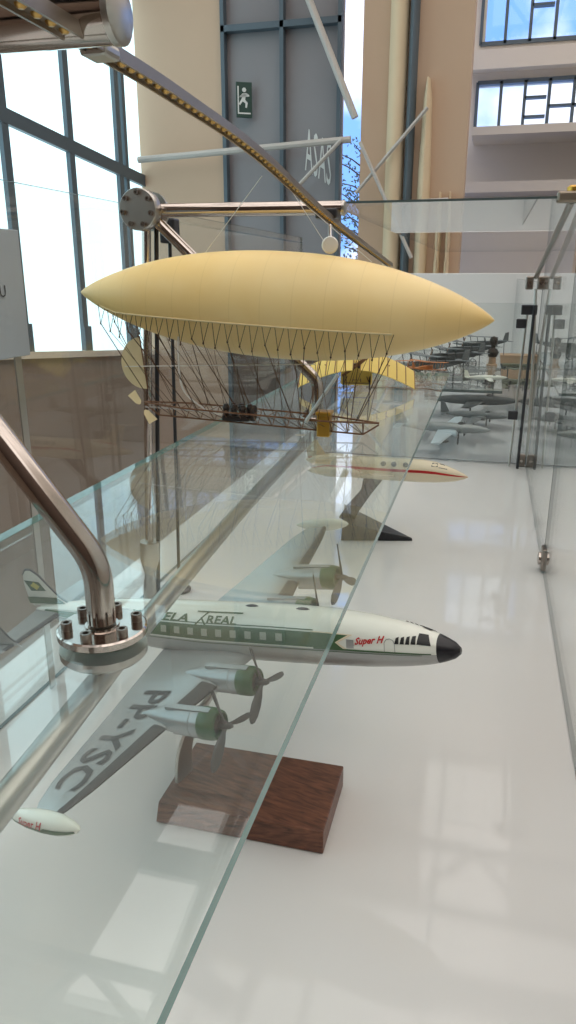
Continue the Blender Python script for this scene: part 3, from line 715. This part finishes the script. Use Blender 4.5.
# ================================================================== AIRSHIP
ac = Vector((-.2545, .90, .485)); tilt = math.atan2(.028, .519)
AS = Matrix.Translation(ac) @ Matrix.Rotation(tilt, 4, 'Y')
ship = thing('model_airship', 'yellow silk airship model with rigged bamboo gondola hanging above the glass shelf', 'model airship', mat=AS)
LA, RA = .519, .0625
def er(t):
    u = 2 * t - 1; return RA * (max(0, 1 - abs(u) ** 2.15)) ** .82 * (1 + .05 * u)
b = MB(); b.lathe([(LA * (t - .5), er(t)) for t in [(.5 - .5 * math.cos(PI * i / 60)) for i in range(61)]], (0, 0, 0), (1, 0, 0), 56); b.build('envelope', M['envelope'], ship, angle=80)
ZB = -.0205
def band_pt(x, s, out=0.0):
    r = er(x / LA + .5); z = ZB * min(1, r / .03); z = max(z, -r * .92)
    return Vector((x, s * (math.sqrt(max(r * r - z * z, 1e-8)) + out), z))
for s in (-1, 1):
    MB().tube([band_pt(lerp(-.225, .150, i / 50), s, .0004) for i in range(51)], .0011, 8).build('suspension_band', M['canvas'], ship)
# gondola, in world coordinates
invS = AS.inverted()
def to_ship(b): b.v = [invS @ p for p in b.v]; return b
def gz(x): return lerp(.3515, .3385, (x + .43) / .30)      # rail height along the keel
gx = [-.425 + .305 * i / 16 for i in range(17)]
def gw(x):
    u = (x + .425) / .305; return .020 * min(1, 4.5 * u + .12, 4.5 * (1 - u) + .02)
GY = .885
for s in (-1, 1):
    to_ship(MB().tube([(x, GY + s * gw(x), gz(x) + .012) for x in gx], .0011, 8)).build('gondola_rail', M['bamboo'], ship)
to_ship(MB().tube([(x, GY, gz(x) - (.0035 if 0 < i < 16 else -.010)) for i, x in enumerate(gx)], .0011, 8)).build('gondola_keel', M['bamboo'], ship)
for i in range(1, 16):
    x = gx[i]; z = gz(x)
    to_ship(MB().tube([(x, GY - gw(x), z + .012), (x, GY + gw(x), z + .012), (x, GY, z - .0035), (x, GY - gw(x), z + .012)], .0006, 6)).build('gondola_frame', M['bamboo'], ship)
for s in (-1, 1):
    b = MB()
    for i in range(1, 15):
        xa, xb_ = gx[i], gx[i + 1]; b.tube([(xa, GY + s * gw(xa), gz(xa) + .012), (xb_, GY, gz(xb_) - .0035)], .0004, 5)
    to_ship(b).build('gondola_bracing', M['rope'], ship)
# rigging: one bridle (two short legs and its long line) per part
for s in (-1, 1):
    NB = 25
    for i in range(NB):
        xa = -.222 + .369 * i / (NB - 1) + .0; d = .0055
        p1, p2 = band_pt(xa - d, s, .0005), band_pt(xa + d, s, .0005); m = band_pt(xa, s, .003) + Vector((0, 0, -.021 - .004 * (i % 3)))
        mw = AS @ m; gxx = lerp(-.40, -.135, i / (NB - 1)) + (.012 if i % 2 else -.012)
        e = Vector((gxx, GY + s * gw(gxx), gz(gxx) + .0125))
        b = MB(); b.tube([p1, m], .00042, 5); b.tube([p2, m], .00042, 5); b.tube([m, invS @ e], .00036 if i % 3 else .0006, 5)
        b.lathe([(-.0015, 0), (-.001, .0011), (.001, .0011), (.0015, 0)], m, (0, 0, 1), 8)
        b.build('rigging_line', M['rope'], ship)
# engine, tank, brass basket and gear
b = MB()
for k in range(6):
    xx = -.312 + .0055 * k
    b.lathe([(0, .0038), (.010, .0038), (.0105, .0046), (.0115, .0046), (.0125, .0038), (.016, .003), (.016, 0)], (xx, GY - .006 + .012 * (k % 2), gz(xx) + .004), (0, 0, 1), 10)
b.box(-.316, -.282, GY - .010, GY + .010, gz(-.3) + .0, gz(-.3) + .006)
b.lathe([(0, 0), (0, .010), (.003, .010), (.003, 0)], (-.279, GY, gz(-.28) + .010), (1, 0, 0), 20)
to_ship(b).build('engine', M['engine'], ship)
b = MB(); xx = -.187; zb2 = ZG + .0012
b.box(xx - .008, xx + .008, GY - .009, GY + .009, zb2, zb2 + .030); b.box(xx - .0095, xx + .0095, GY - .0105, GY + .0105, zb2 + .026, zb2 + .031)
to_ship(b).build('brass_basket', M['brass'], ship, smooth=False, bevel=.0015)
to_ship(MB().tube([(-.425, GY, gz(-.42) + .006), (-.316, GY, gz(-.31) + .008)], .0011, 8)).build('propeller_shaft', M['steel_sat'], ship)
for s in (-1, 1):
    hub = Vector((-.427, GY - .004, gz(-.42) + .006)); d = Vector((.013 * s, 0, -.0115 * s)); d = Vector((.62, -.3, -.55)).normalized() * s
    q = Vector((.45, .5, .55)).normalized(); b = MB(); nn = d.cross(q).normalized(); q = nn.cross(d).normalized()
    b.prism([(.006, -.0012), (.010, -.004), (.026, -.0062), (.027, .0058), (.010, .004), (.006, .0012)], hub, d, q, nn * .0009)
    to_ship(b).build('propeller_blade', M['canvas'], ship, smooth=False)
# rudder sail and its boom
rp_ = [(0, -.028), (0, .030)] ; poly = [(.0085, -.032), (.001, .034)]
for i in range(1, 15):
    a = PI / 2 + PI * i / 15; poly.append((.004 + .031 * math.cos(a), .033 * math.sin(a) + .001))
b = MB().prism(poly, (-.4315, .892, .411), (1, 0, 0), (0, 0, 1), (0, .0012, 0)); ru = to_ship(b).build('rudder', M['canvas'], ship, smooth=False)
b = MB().tube([(-.423, .8915, .379), (-.4305, .8915, .446)], .0009, 6); to_ship(b).build('rudder_spar', M['bamboo'], ru)
to_ship(MB().tube([(-.452, .888, .4075), (-.20, .888, .4175)], .0006, 6)).build('boom_wire', M['thread'], ship)
to_ship(MB().tube(spline([Vector((-.368, .87, .452)), Vector((-.369, .87, .405)), Vector((-.362, .872, .378)), Vector((-.335, .876, .357)), Vector((-.318, .88, .352))], 8), .0013, 8)).build('hose', M['thread'], ship)
to_ship(MB().tube([(-.205, .862, .352), (-.168, .866, .409)], .0022, 8)).build('brace_strut', M['steel_sat'], ship)
# hanging pulley and threads up to the rail
hk = atY(330, 245, .905)
b = MB().lathe([(-.003, 0), (-.003, .0085), (-.001, .0098), (.001, .0098), (.003, .0085), (.003, 0)], hk, (.25, -1, 0), 24); to_ship(b).build('pulley', M['thread'], ship)
to_ship(MB().tube([hk + Vector((0, 0, .008)), atY(330, 222, .94) + Vector((0, 0, -.004))], .0022, 8)).build('pulley_hook', M['steel_sat'], ship)
for a, c in (((262, 176), (205, 253)), ((275, 165), (327, 246)), ((300, 200), (372, 262))):
    to_ship(MB().tube([atY(a[0], a[1], .88 if a[0] > 265 else .80), atY(c[0], c[1], .90)], .0004, 5)).build('suspension_thread', M['thread'], ship)

# ================================================================== BUSINESS JET ON CHARCOAL STAND
jm = Matrix.Translation((-.165, 1.40, .163)) @ Matrix.Rotation(R_(2), 4, 'Z') @ Matrix.Rotation(R_(-11), 4, 'X')
jet = thing('model_jet', 'cream business jet model with red stripes on a charcoal wedge stand', 'model airplane', mat=jm)
JT_ = [(-.165, .002, .010), (-.150, .007, .008), (-.115, .0135, .004), (-.07, .0165, .001), (0, .017, 0), (.06, .017, 0), (.085, .0155, -.001), (.105, .0125, -.003), (.125, .0085, -.005), (.140, .004, -.0062), (.1475, .0006, -.0066)]
JT = [(a, q * 1.3, c * 1.1) for a, q, c in JT_]
def jsurf(x, th, off=0, s=-1):
    r, zc = interp(JT, x); r += off; return Vector((x, s * r * .95 * math.cos(th), zc + r * math.sin(th)))
b = MB(); jx = [(-.165 + .3125 * i / 80) for i in range(81)]
b.rings([[jsurf(x, 2 * PI * k / 40) for k in range(40)] for x in jx]); b.build('fuselage', M['cream'], jet, angle=60)
def jstrip(name, x0_, x1_, t0, t1, m, off=.0004):
    b = MB()
    for s in (-1, 1):
        b.rings([[jsurf(lerp(x0_, x1_, i / 40), R_(lerp(t0, t1, j / 3)), off, s) for j in range(4)] for i in range(41)], caps=False, closed=False)
    return b.build(name, m, jet, angle=80)
jstrip('red_stripe', -.15, .146, -9, 4, M['red'])
jstrip('tail_stripe', -.162, -.105, 50, 78, M['red'])
for s in (-1, 1):
    for xx in (-.012, .008, .030):
        c = jsurf(xx, R_(28), .0003, s); nn = (jsurf(xx, R_(28), 1, s) - jsurf(xx, R_(28), 0, s)).normalized()
        MB().lathe([(-.0004, 0), (-.0004, .0052), (.0002, .0052), (.0003, 0)], c, nn, 18).build('cabin_window', M['boot'], jet)
    for xa, xb_, ta, tb in ((.078, .090, 30, 62), (.0915, .108, 30, 74)):
        vs_ = [jsurf(x, R_(t), .0006, s) for x, t in ((xa, ta), (xb_, ta + 4), (xb_ - (.006 if xb_ > .1 else .0), tb), (xa + .002, tb - 4))]
        MB().add(vs_, [(0, 1, 2, 3)]).build('cockpit_window', M['boot'], jet, smooth=False)
JW = lambda y: (lerp(.02, -.035, y / .15), lerp(-.065, -.070, y / .15), lerp(.004, .0015, y / .15))
b = MB(); rr = []
for i in range(31):
    y = -.098 + .196 * i / 30; le, te, th = JW(abs(y)); z = -.012 + abs(y) * .03
    rr.append([Vector((lerp(le, te, c), y, z + h * th)) for c, h in AF] + [Vector((lerp(le, te, c), y, z - h * th * .6)) for c, h in reversed(AF[1:-1])])
b.rings(rr); b.build('wing', M['cream'], jet, angle=50)
for s in (-1, 1):
    c = Vector((-.088, s * .100, -.004))
    t_ = MB().lathe([(-.055, 0), (-.048, .0045), (-.02, .0098), (.01, .0104), (.03, .0075), (.047, .001), (.048, 0)], c, (1, 0, 0), 24).build('tip_tank', M['cream'], jet)
    MB().rings([[c + Vector((t, q * math.cos(a), q * math.sin(a))) for a in (R_(52), R_(75), R_(98), R_(121))] for t, q in ((-.047, .0052), (-.02, .0103), (.01, .0109), (.03, .0080), (.044, .0024))], caps=False, closed=False).build('tank_stripe', M['red'], t_)
    e = MB().lathe([(-.052, 0), (-.050, .007), (-.02, .012), (.012, .012), (.020, .0105), (.021, .009), (.012, .007), (.012, 0)], (-.098, s * .032, .012), (1, 0, 0), 24).build('engine_pod', M['cream'], jet)
    MB().box(-.125, -.09, s * .010, s * .02, .010, .014).build('pylon', M['cream'], jet, smooth=False) if s > 0 else MB().box(-.125, -.09, -.02, -.010, .010, .014).build('pylon', M['cream'], jet, smooth=False)
MB().prism([(-.162, .010), (-.120, .012), (-.152, .058), (-.172, .058)], (0, -.0015, 0), (1, 0, 0), (0, 0, 1), (0, .003, 0)).build('tail_fin', M['cream'], jet, smooth=False, bevel=.001)
MB().prism([(-.148, 0), (-.163, .055), (-.178, .055), (-.176, 0), (-.178, -.055), (-.163, -.055)], (0, 0, .057), (1, 0, 0), (0, 1, 0), (0, 0, .002)).build('tailplane', M['cream'], jet, smooth=False, bevel=.0008)
ij = jm.inverted()
def to_jet(b): b.v = [ij @ p for p in b.v]; return b
b = MB()
A, B_, C_ = Vector((-.262, 1.42, .0005)), Vector((-.119, 1.455, .0005)), Vector((-.285, 1.56, .0005))
b.add([A, B_, C_, A + Vector((.002, .004, .036)), B_ + Vector((-.002, .001, .006)), C_ + Vector((.004, -.003, .036))], [(2, 1, 0), (3, 4, 5), (0, 1, 4, 3), (1, 2, 5, 4), (2, 0, 3, 5)])
to_jet(b).build('stand_foot', M['standblack'], jet, smooth=False, bevel=.001)
b = MB(); path = [Vector((-.262, 1.475, .028)), Vector((-.245, 1.46, .06)), Vector((-.215, 1.43, .105)), Vector((-.196, 1.41, .148))]
rr = []
for i, p in enumerate(path):
    w = (.016, .014, .011, .020)[i]; t = (path[min(i + 1, 3)] - path[max(i - 1, 0)]).normalized(); s_ = Vector((.85, .3, -.45)).normalized(); s_ = (s_ - t * s_.dot(t)).normalized(); q = t.cross(s_)
    rr.append([p + s_ * w * a + q * .003 * c for a, c in ((-1, -1), (1, -1), (1, 1), (-1, 1))])
b.rings(rr); to_jet(b).build('stand_arm', M['standblack'], jet, smooth=False, bevel=.001)

# ================================================================== YELLOW MONOPLANE ON THE GLASS SHELF
yo = Vector((-.216, 1.29, ZG))
ye = thing('model_monoplane', 'yellow silk pioneer monoplane model with drooping wings standing on the glass shelf', 'model airplane', yo, (0, 0, R_(8)))
for s in (-1, 1):
    b = MB(); top = []; bot = []
    NX, NY = 12, 8
    for i in range(NX + 1):
        u = i / NX; x = s * (.006 + .092 * u)
        row = []
        for j in range(NY + 1):
            w = j / NY; y = lerp(-.050, .042, w) * (1 - .12 * u) ; z = .054 - .032 * u ** 1.6 + .009 * math.sin(PI * w) - .004 * w + .30 * y
            row.append(Vector((x, y, z)))
        top.append(row)
    for i in range(NX + 1): b_row = [p - Vector((0, 0, .0012)) for p in top[i]]; bot.append(b_row)
    b.rings([t + list(reversed(q)) for t, q in zip(top, bot)])
    wn = b.build('wing', M['yellow'], ye, angle=60)
    for i in range(0, NX + 1, 2):
        MB().tube([p + Vector((0, 0, .0006)) for p in top[i]], .0008, 5).build('rib', M['bamboo'], wn)
    MB().tube([(s * .006, 0, .02), (s * .055, -.02, .044)], .0008, 5).build('wing_strut', M['bamboo'], ye)
    wl = MB().tube([(s * .022 + .0 * math.cos(a), .011 * math.cos(a) - .012, .0125 + .011 * math.sin(a)) for a in [2 * PI * k / 24 for k in range(25)]], .0012, 6)
    wl = wl.build('wheel', M['standblack'], ye)
    sp_ = MB()
    for k in range(8): sp_.tube([(s * .022, -.012, .0125), (s * .022, -.012 + .0108 * math.cos(2 * PI * k / 8), .0125 + .0108 * math.sin(2 * PI * k / 8))], .0003, 4)
    sp_.build('spokes', M['thread'], wl)
    MB().tube([(s * .022, -.012, .0125), (s * .006, -.004, .046)], .0009, 5).build('undercarriage_strut', M['bamboo'], ye)
MB().tube([(-.022, -.012, .0125), (.022, -.012, .0125)], .0009, 6).build('axle', M['bamboo'], ye)
b = MB()
for dx, dz in ((-.007, .018), (.007, .018), (0, .046)):
    b.tube([(dx, -.03, dz), (dx * .7, .06, lerp(dz, .034, .3)), (0, .16, .036)], .0010, 6)
for k in range(6):
    y = -.02 + .03 * k; q = max(.1, 1 - (y + .03) / .19); b.tube([(-.007 * q, y, lerp(.036, .018, q)), (.007 * q, y, lerp(.036, .018, q)), (0, y, lerp(.036, .046, q)), (-.007 * q, y, lerp(.036, .018, q))], .0006, 5)
b.build('boom', M['bamboo'], ye)
MB().box(-.028, .026, -.010, .030, .008, .050).build('fabric_bay', M['yellow'], ye, smooth=False, bevel=.004)
MB().prism([(.14, -.0), (.19, -.022), (.19, .022)], (-.0005, 0, .036), (0, 1, 0), (0, 0, 1), (.001, 0, 0)).build('rudder', M['yellow'], ye, smooth=False)
MB().prism([(.14, -.0), (.19, -.028), (.19, .028)], (0, 0, .036), (0, 1, 0), (1, 0, 0), (0, 0, .001)).build('elevator', M['yellow'], ye, smooth=False)
MB().lathe([(0, 0), (0, .004), (.01, .004), (.01, 0)], (-.004, -.036, .044), (0, 1, 0), 12).lathe([(0, 0), (0, .004), (.01, .004), (.01, 0)], (.004, -.036, .044), (0, 1, 0), 12).build('engine', M['engine'], ye)
MB().prism([(-.03, -.002), (-.01, -.003), (.01, -.003), (.03, -.002), (.03, .002), (.01, .003), (-.01, .003), (-.03, .002)], (0, -.04, .046), (.8, 0, .6), (-.6, 0, .8), (0, .001, 0)).build('propeller', M['bamboo'], ye, smooth=False)

# ================================================================== SMALL MODELS FARTHER OFF
def small_plane(label, loc, yaw, L, col, span=1.0, props=0, jetlike=False, wingcol=None, stand=.03, group=None, roll=0, sweep=0.0, name='model_airplane'):
    t = thing(name, label, 'model airplane', loc, (0, 0, yaw), group)
    h = stand
    m = M[col]; wm = M[wingcol or col]; r = L * .055
    prof = [(-.5, .06), (-.42, .35), (-.2, .85), (.05, 1), (.25, .95), (.38, .7), (.46, .4), (.5, .05)]
    MB().lathe([(a * L, q * r) for a, q in prof], (0, 0, h), (1, 0, 0), 18).build('fuselage', m, t)
    def surf(sp, c0, c1, x, z, th, swp, nm, mt):
        b = MB(); rr = []
        for i in range(13):
            y = -sp + 2 * sp * i / 12; a = abs(y) / sp; c = lerp(c0, c1, a); le = x + c / 2 - swp * a
            rr.append([Vector((lerp(le, le - c, q), y, z + hh * th)) for q, hh in AF] + [Vector((lerp(le, le - c, q), y, z - hh * th * .5)) for q, hh in reversed(AF[1:-1])])
        b.rings(rr); return b.build(nm, mt, t, angle=50)
    sp = L * .5 * span
    surf(sp, L * .2, L * .09, L * .06, h - r * .35, L * .012, sweep * L, 'wing', wm)
    surf(sp * .36, L * .1, L * .06, -L * .44, h + r * .2, L * .007, sweep * L * .3, 'tailplane', wm)
    MB().prism([(-.5, .0), (-.36, .0), (-.44, .15), (-.51, .16)], (0, -L * .004, h + r * .2), (L, 0, 0), (0, 0, L), (0, L * .008, 0)).build('tail_fin', m, t, smooth=False)
    MB().lathe([(-.06 * L, .1 * r), (-.03 * L, .5 * r), (.0, .6 * r), (.05 * L, .2 * r)], (L * .2, 0, h + r * .7), (1, 0, 0), 12).build('canopy', M['black'], t)
    for k in range(props):
        s = (-1, 1, -2, 2)[k]; y = s * sp * .3; x = L * .06 + L * .12
        n_ = MB().lathe([(-L * .14, .001), (-L * .05, r * .5), (0, r * .55), (.004, r * .3), (.006, 0)], (x, y, h - r * .3), (1, 0, 0), 14).build('engine_nacelle', wm, t)
        pb = MB(); a0 = .35
        for q in range(3):
            a = a0 + q * 2 * PI / 3; d = Vector((0, math.cos(a), math.sin(a))); e = Vector((.5, -math.sin(a), math.cos(a))).normalized()
            pb.prism([(0, -.002), (L * .095, -.0042), (L * .11, 0), (L * .095, .0042), (0, .002)], Vector((x + .007, y, h - r * .3)), d, e, Vector((.001, 0, 0)))
        pb.build('propeller', M['black'], t, smooth=False)
    if stand > 0:
        z0_ = h - r * .9
        MB().lathe([(0, 0), (0, L * .08), (.003, L * .075), (.004, .003), (z0_, .003), (z0_, 0)], (0, 0, .0006), (0, 0, 1), 16).build('stand', M['standblack'], t)
    return t
small_plane('pale blue and silver twin-propeller model with black propellers behind the cross glass door', (-.125, 2.45, 0), R_(-6), .31, 'silver', 1.5, 2, wingcol='bluewhite', stand=.047)
small_plane('long dark grey jet model behind the silver twin on the far plinth', (-.05, 3.0, 0), R_(2), .36, 'dgrey', .9, 0, stand=.055, sweep=.12)
small_plane('olive model with a dark canopy on the far plinth just left of the door post', (.035, 3.4, 0), R_(12), .27, 'olive', 1.2, 1, stand=.075)
small_plane('small olive model standing beside the tan box', (.10, 3.8, 0), R_(-150), .25, 'olive', 1.1, 2, stand=.10)
small_plane('dark grey swept-wing model farthest left on the far plinth', (-.15, 3.62, 0), R_(20), .30, 'dgrey', .9, 0, stand=.125, sweep=.15)
small_plane('mid grey model with straight wings between the silver twin and the long jet', (-.03, 2.72, 0), R_(-8), .24, 'grey', 1.2, 2, stand=.045)
small_plane('dark model outside the right glass beside the corner clamps', (.36, 2.75, 0), R_(172), .30, 'dgrey', 1.1, 2, stand=.11)
small_plane('olive bomber model outside the right glass, lowest there', (.33, 2.42, 0), R_(175), .28, 'olive', 1.3, 2, stand=.05)
small_plane('pale blue seaplane model outside the right glass, farther back', (.36, 3.3, 0), R_(10), .30, 'bluewhite', 1.1, 1, stand=.17)
# rear shelf with a row of grey biplanes
o = slab('glass_shelf', -.35, .05, 2.26, 3.5, .190, .198, [M['pane'], M['gedge_dark']], 2)
tag(o, 'second glass shelf behind the cross glass door carrying the grey biplanes', 'glass shelf')
for x in (-.33, .03):
    tag(MB().tube([(x, 3.45, .001), (x, 3.45, .1895)], .004, 8).build('shelf_leg', M['steel_sat']), 'thin steel rod under the rear glass shelf at its %s back corner' % ('left' if x < 0 else 'right'), 'rod')
def biplane(label, loc, yaw, L, col, wcol, tilt=0, group=None, wheels='standblack'):
    t = thing('model_biplane', label, 'model airplane', loc, (0, 0, yaw), group)
    z0_ = .2 * L
    MB().rings([[Vector((x * L, a * w * L, z0_ + c * w * L + dz * L)) for a, c in ((-1, -1), (1, -1), (1, 1), (-1, 1))] for x, w, dz in ((-.5, .008, .03), (-.2, .04, .01), (.15, .055, 0), (.3, .05, 0), (.34, .02, 0))]).build('fuselage', M[col], t, smooth=False, bevel=.001)
    for dz, dx in ((-.05, .0), (.13, .05)):
        b = MB(); rr = []
        for i in range(9):
            y = (-.55 + 1.1 * i / 8) * L; c = .17 * L
            rr.append([Vector((.2 * L + dx * L - c * q, y, z0_ + dz * L + hh * .010 * L + abs(y) * .05)) for q, hh in AF] + [Vector((.2 * L + dx * L - c * q, y, z0_ + dz * L - hh * .004 * L + abs(y) * .05)) for q, hh in reversed(AF[1:-1])])
        b.rings(rr); b.build('wing', M[wcol], t, angle=50)
    for s in (-1, 1):
        for yy_ in (.2, .42):
            for xx in (.04, .17): MB().tube([(xx * L, s * yy_ * L, z0_ - .04 * L), (xx * L + .05 * L, s * yy_ * L, z0_ + .14 * L)], .006 * L, 5).build('wing_strut', M[col], t)
        w_ = MB().tube([(.22 * L + .075 * L * math.cos(a), s * .12 * L, .088 * L + .075 * L * math.sin(a)) for a in [2 * PI * k / 18 for k in range(19)]], .010 * L, 5).build('wheel', M[wheels], t)
        sp_ = MB()
        for k in range(6): sp_.tube([(.22 * L, s * .12 * L, .088 * L), (.22 * L + .075 * L * math.cos(k * PI / 3), s * .12 * L, .088 * L + .075 * L * math.sin(k * PI / 3))], .003 * L, 4)
        sp_.build('spokes', M[wheels], w_)
        MB().tube([(.22 * L, s * .12 * L, .088 * L), (.2 * L, s * .04 * L, z0_ - .05 * L)], .006 * L, 5).build('undercarriage_strut', M[col], t)
    MB().prism([(-.42, -.16), (-.5, -.18), (-.5, .18), (-.42, .16), (-.36, 0)], (0, 0, z0_ + .04 * L), (L, 0, 0), (0, L, 0), (0, 0, .006 * L)).build('tailplane', M[wcol], t, smooth=False)
    MB().prism([(-.42, .0), (-.53, .0), (-.53, .14), (-.46, .13)], (0, -.003 * L, z0_ + .04 * L), (L, 0, 0), (0, 0, L), (0, .006 * L, 0)).build('rudder', M[wcol], t, smooth=False)
    MB().tube([(-.45 * L, 0, z0_ + .02 * L), (-.46 * L, 0, .005 * L)], .006 * L, 5).build('tail_skid', M[col], t)
    MB().prism([(-.14, -.01), (0, -.008), (.14, -.01), (.14, .012), (0, .008), (-.14, .012)], (.35 * L, 0, z0_), (0, L * .5, L * .86), (0, -L * .86, L * .5), (.006 * L, 0, 0)).build('propeller', M['bamboo'], t, smooth=False)
    return t
zs = .1985
gl = ('nearest grey biplane model in the row on the rear glass shelf', 'second grey biplane model in the row on the rear glass shelf', 'third grey biplane model in the row on the rear glass shelf', 'last grey biplane model in the row on the rear glass shelf')
for i, l_ in enumerate(gl): biplane(l_, (-.165 + .045 * i, 2.42 + .27 * i, zs), R_(215), .25, 'dgrey', 'grey', group='grey biplanes on the rear shelf')
small_plane('pale white glider model with a red nose on the rear glass shelf', (-.0, 2.40, zs), R_(8), .13, 'white', 1.2, 0, stand=.02)
for i, (x, y, r_, l_) in enumerate(((-.118, 1.50, 60, 'orange-brown biplane model with spoked wheels at the right end of the glass shelf'), (-.185, 1.50, 85, 'orange-brown biplane model in the middle at the far end of the glass shelf'), (-.255, 1.49, 110, 'orange-brown biplane model at the left of the far end of the glass shelf'))):
    biplane(l_, (x, y, ZG + .0005), R_(r_), .078, 'orange', 'orange', group='orange biplanes at the far end of the shelf', wheels='thread')
# bust, box, back panel
bu = thing('bronze_bust', 'small dark bronze bust standing on the rear glass shelf', 'bust', (.018, 2.9, zs))
MB().lathe([(0, 0), (0, .020), (.006, .020), (.008, .014), (.03, .012), (.034, .016), (.034, 0)], (0, 0, 0), (0, 0, 1), 16).build('pedestal', M['tan'], bu)
MB().lathe([(.034, 0), (.034, .016), (.05, .021), (.060, .016), (.066, .008), (.074, .008), (.078, .012), (.088, .015), (.098, .014), (.105, .009), (.108, 0)], (0, 0, 0), (0, 0, 1), 20).lathe([(0, 0), (0, .004), (.007, .002), (.007, 0)], (-.0, -.013, .09), (0, -1, -.2), 8).build('figure', M['bust'], bu)
tb = thing('tan_box', 'tan cardboard-coloured box standing on the far plinth behind the door post', 'box', (.115, 4.05, 0), (0, 0, R_(4)))
MB().box(-.115, .13, -.05, .05, .0006, .125).build('carton', M['tan'], tb, smooth=False, bevel=.002)
MB().box(-.117, .132, -.052, .052, .125, .133).build('lid', M['tan'], tb, smooth=False, bevel=.002)
tag(MB().box(-.60, .60, 4.62, 4.66, .0006, .53).build('back_board', M['panel_white'], smooth=False, bevel=.002), 'low white back board closing the far end of the plinth', 'board')

# ================================================================== SKY AND VIEW
w = bpy.data.worlds.new('sky'); S.world = w; w.use_nodes = True; nt = w.node_tree; N = nt.nodes.new; L = nt.links.new
bg = nt.nodes['Background']; tc = N('ShaderNodeTexCoord'); ns = N('ShaderNodeTexNoise'); ns.inputs['Scale'].default_value = 5.0; ns.inputs['Detail'].default_value = 6
cr = N('ShaderNodeValToRGB'); cr.color_ramp.elements[0].color = lin((112, 158, 232)); cr.color_ramp.elements[1].color = lin((236, 240, 250))
cr.color_ramp.elements[0].position = .46; cr.color_ramp.elements[1].position = .62
L(tc.outputs['Generated'], ns.inputs['Vector']); L(ns.outputs['Fac'], cr.inputs[0]); L(cr.outputs[0], bg.inputs[0]); bg.inputs[1].default_value = 1.5
vsx = S.view_settings; vsx.view_transform = 'Standard'; vsx.look = 'None'; vsx.gamma = 1; vsx.use_curve_mapping = False; vsx.exposure = .42
S.cycles.transparent_max_bounces = 40; S.cycles.max_bounces = 10; S.cycles.glossy_bounces = 6; S.cycles.caustics_reflective = False
S.cycles.sample_clamp_indirect = 6
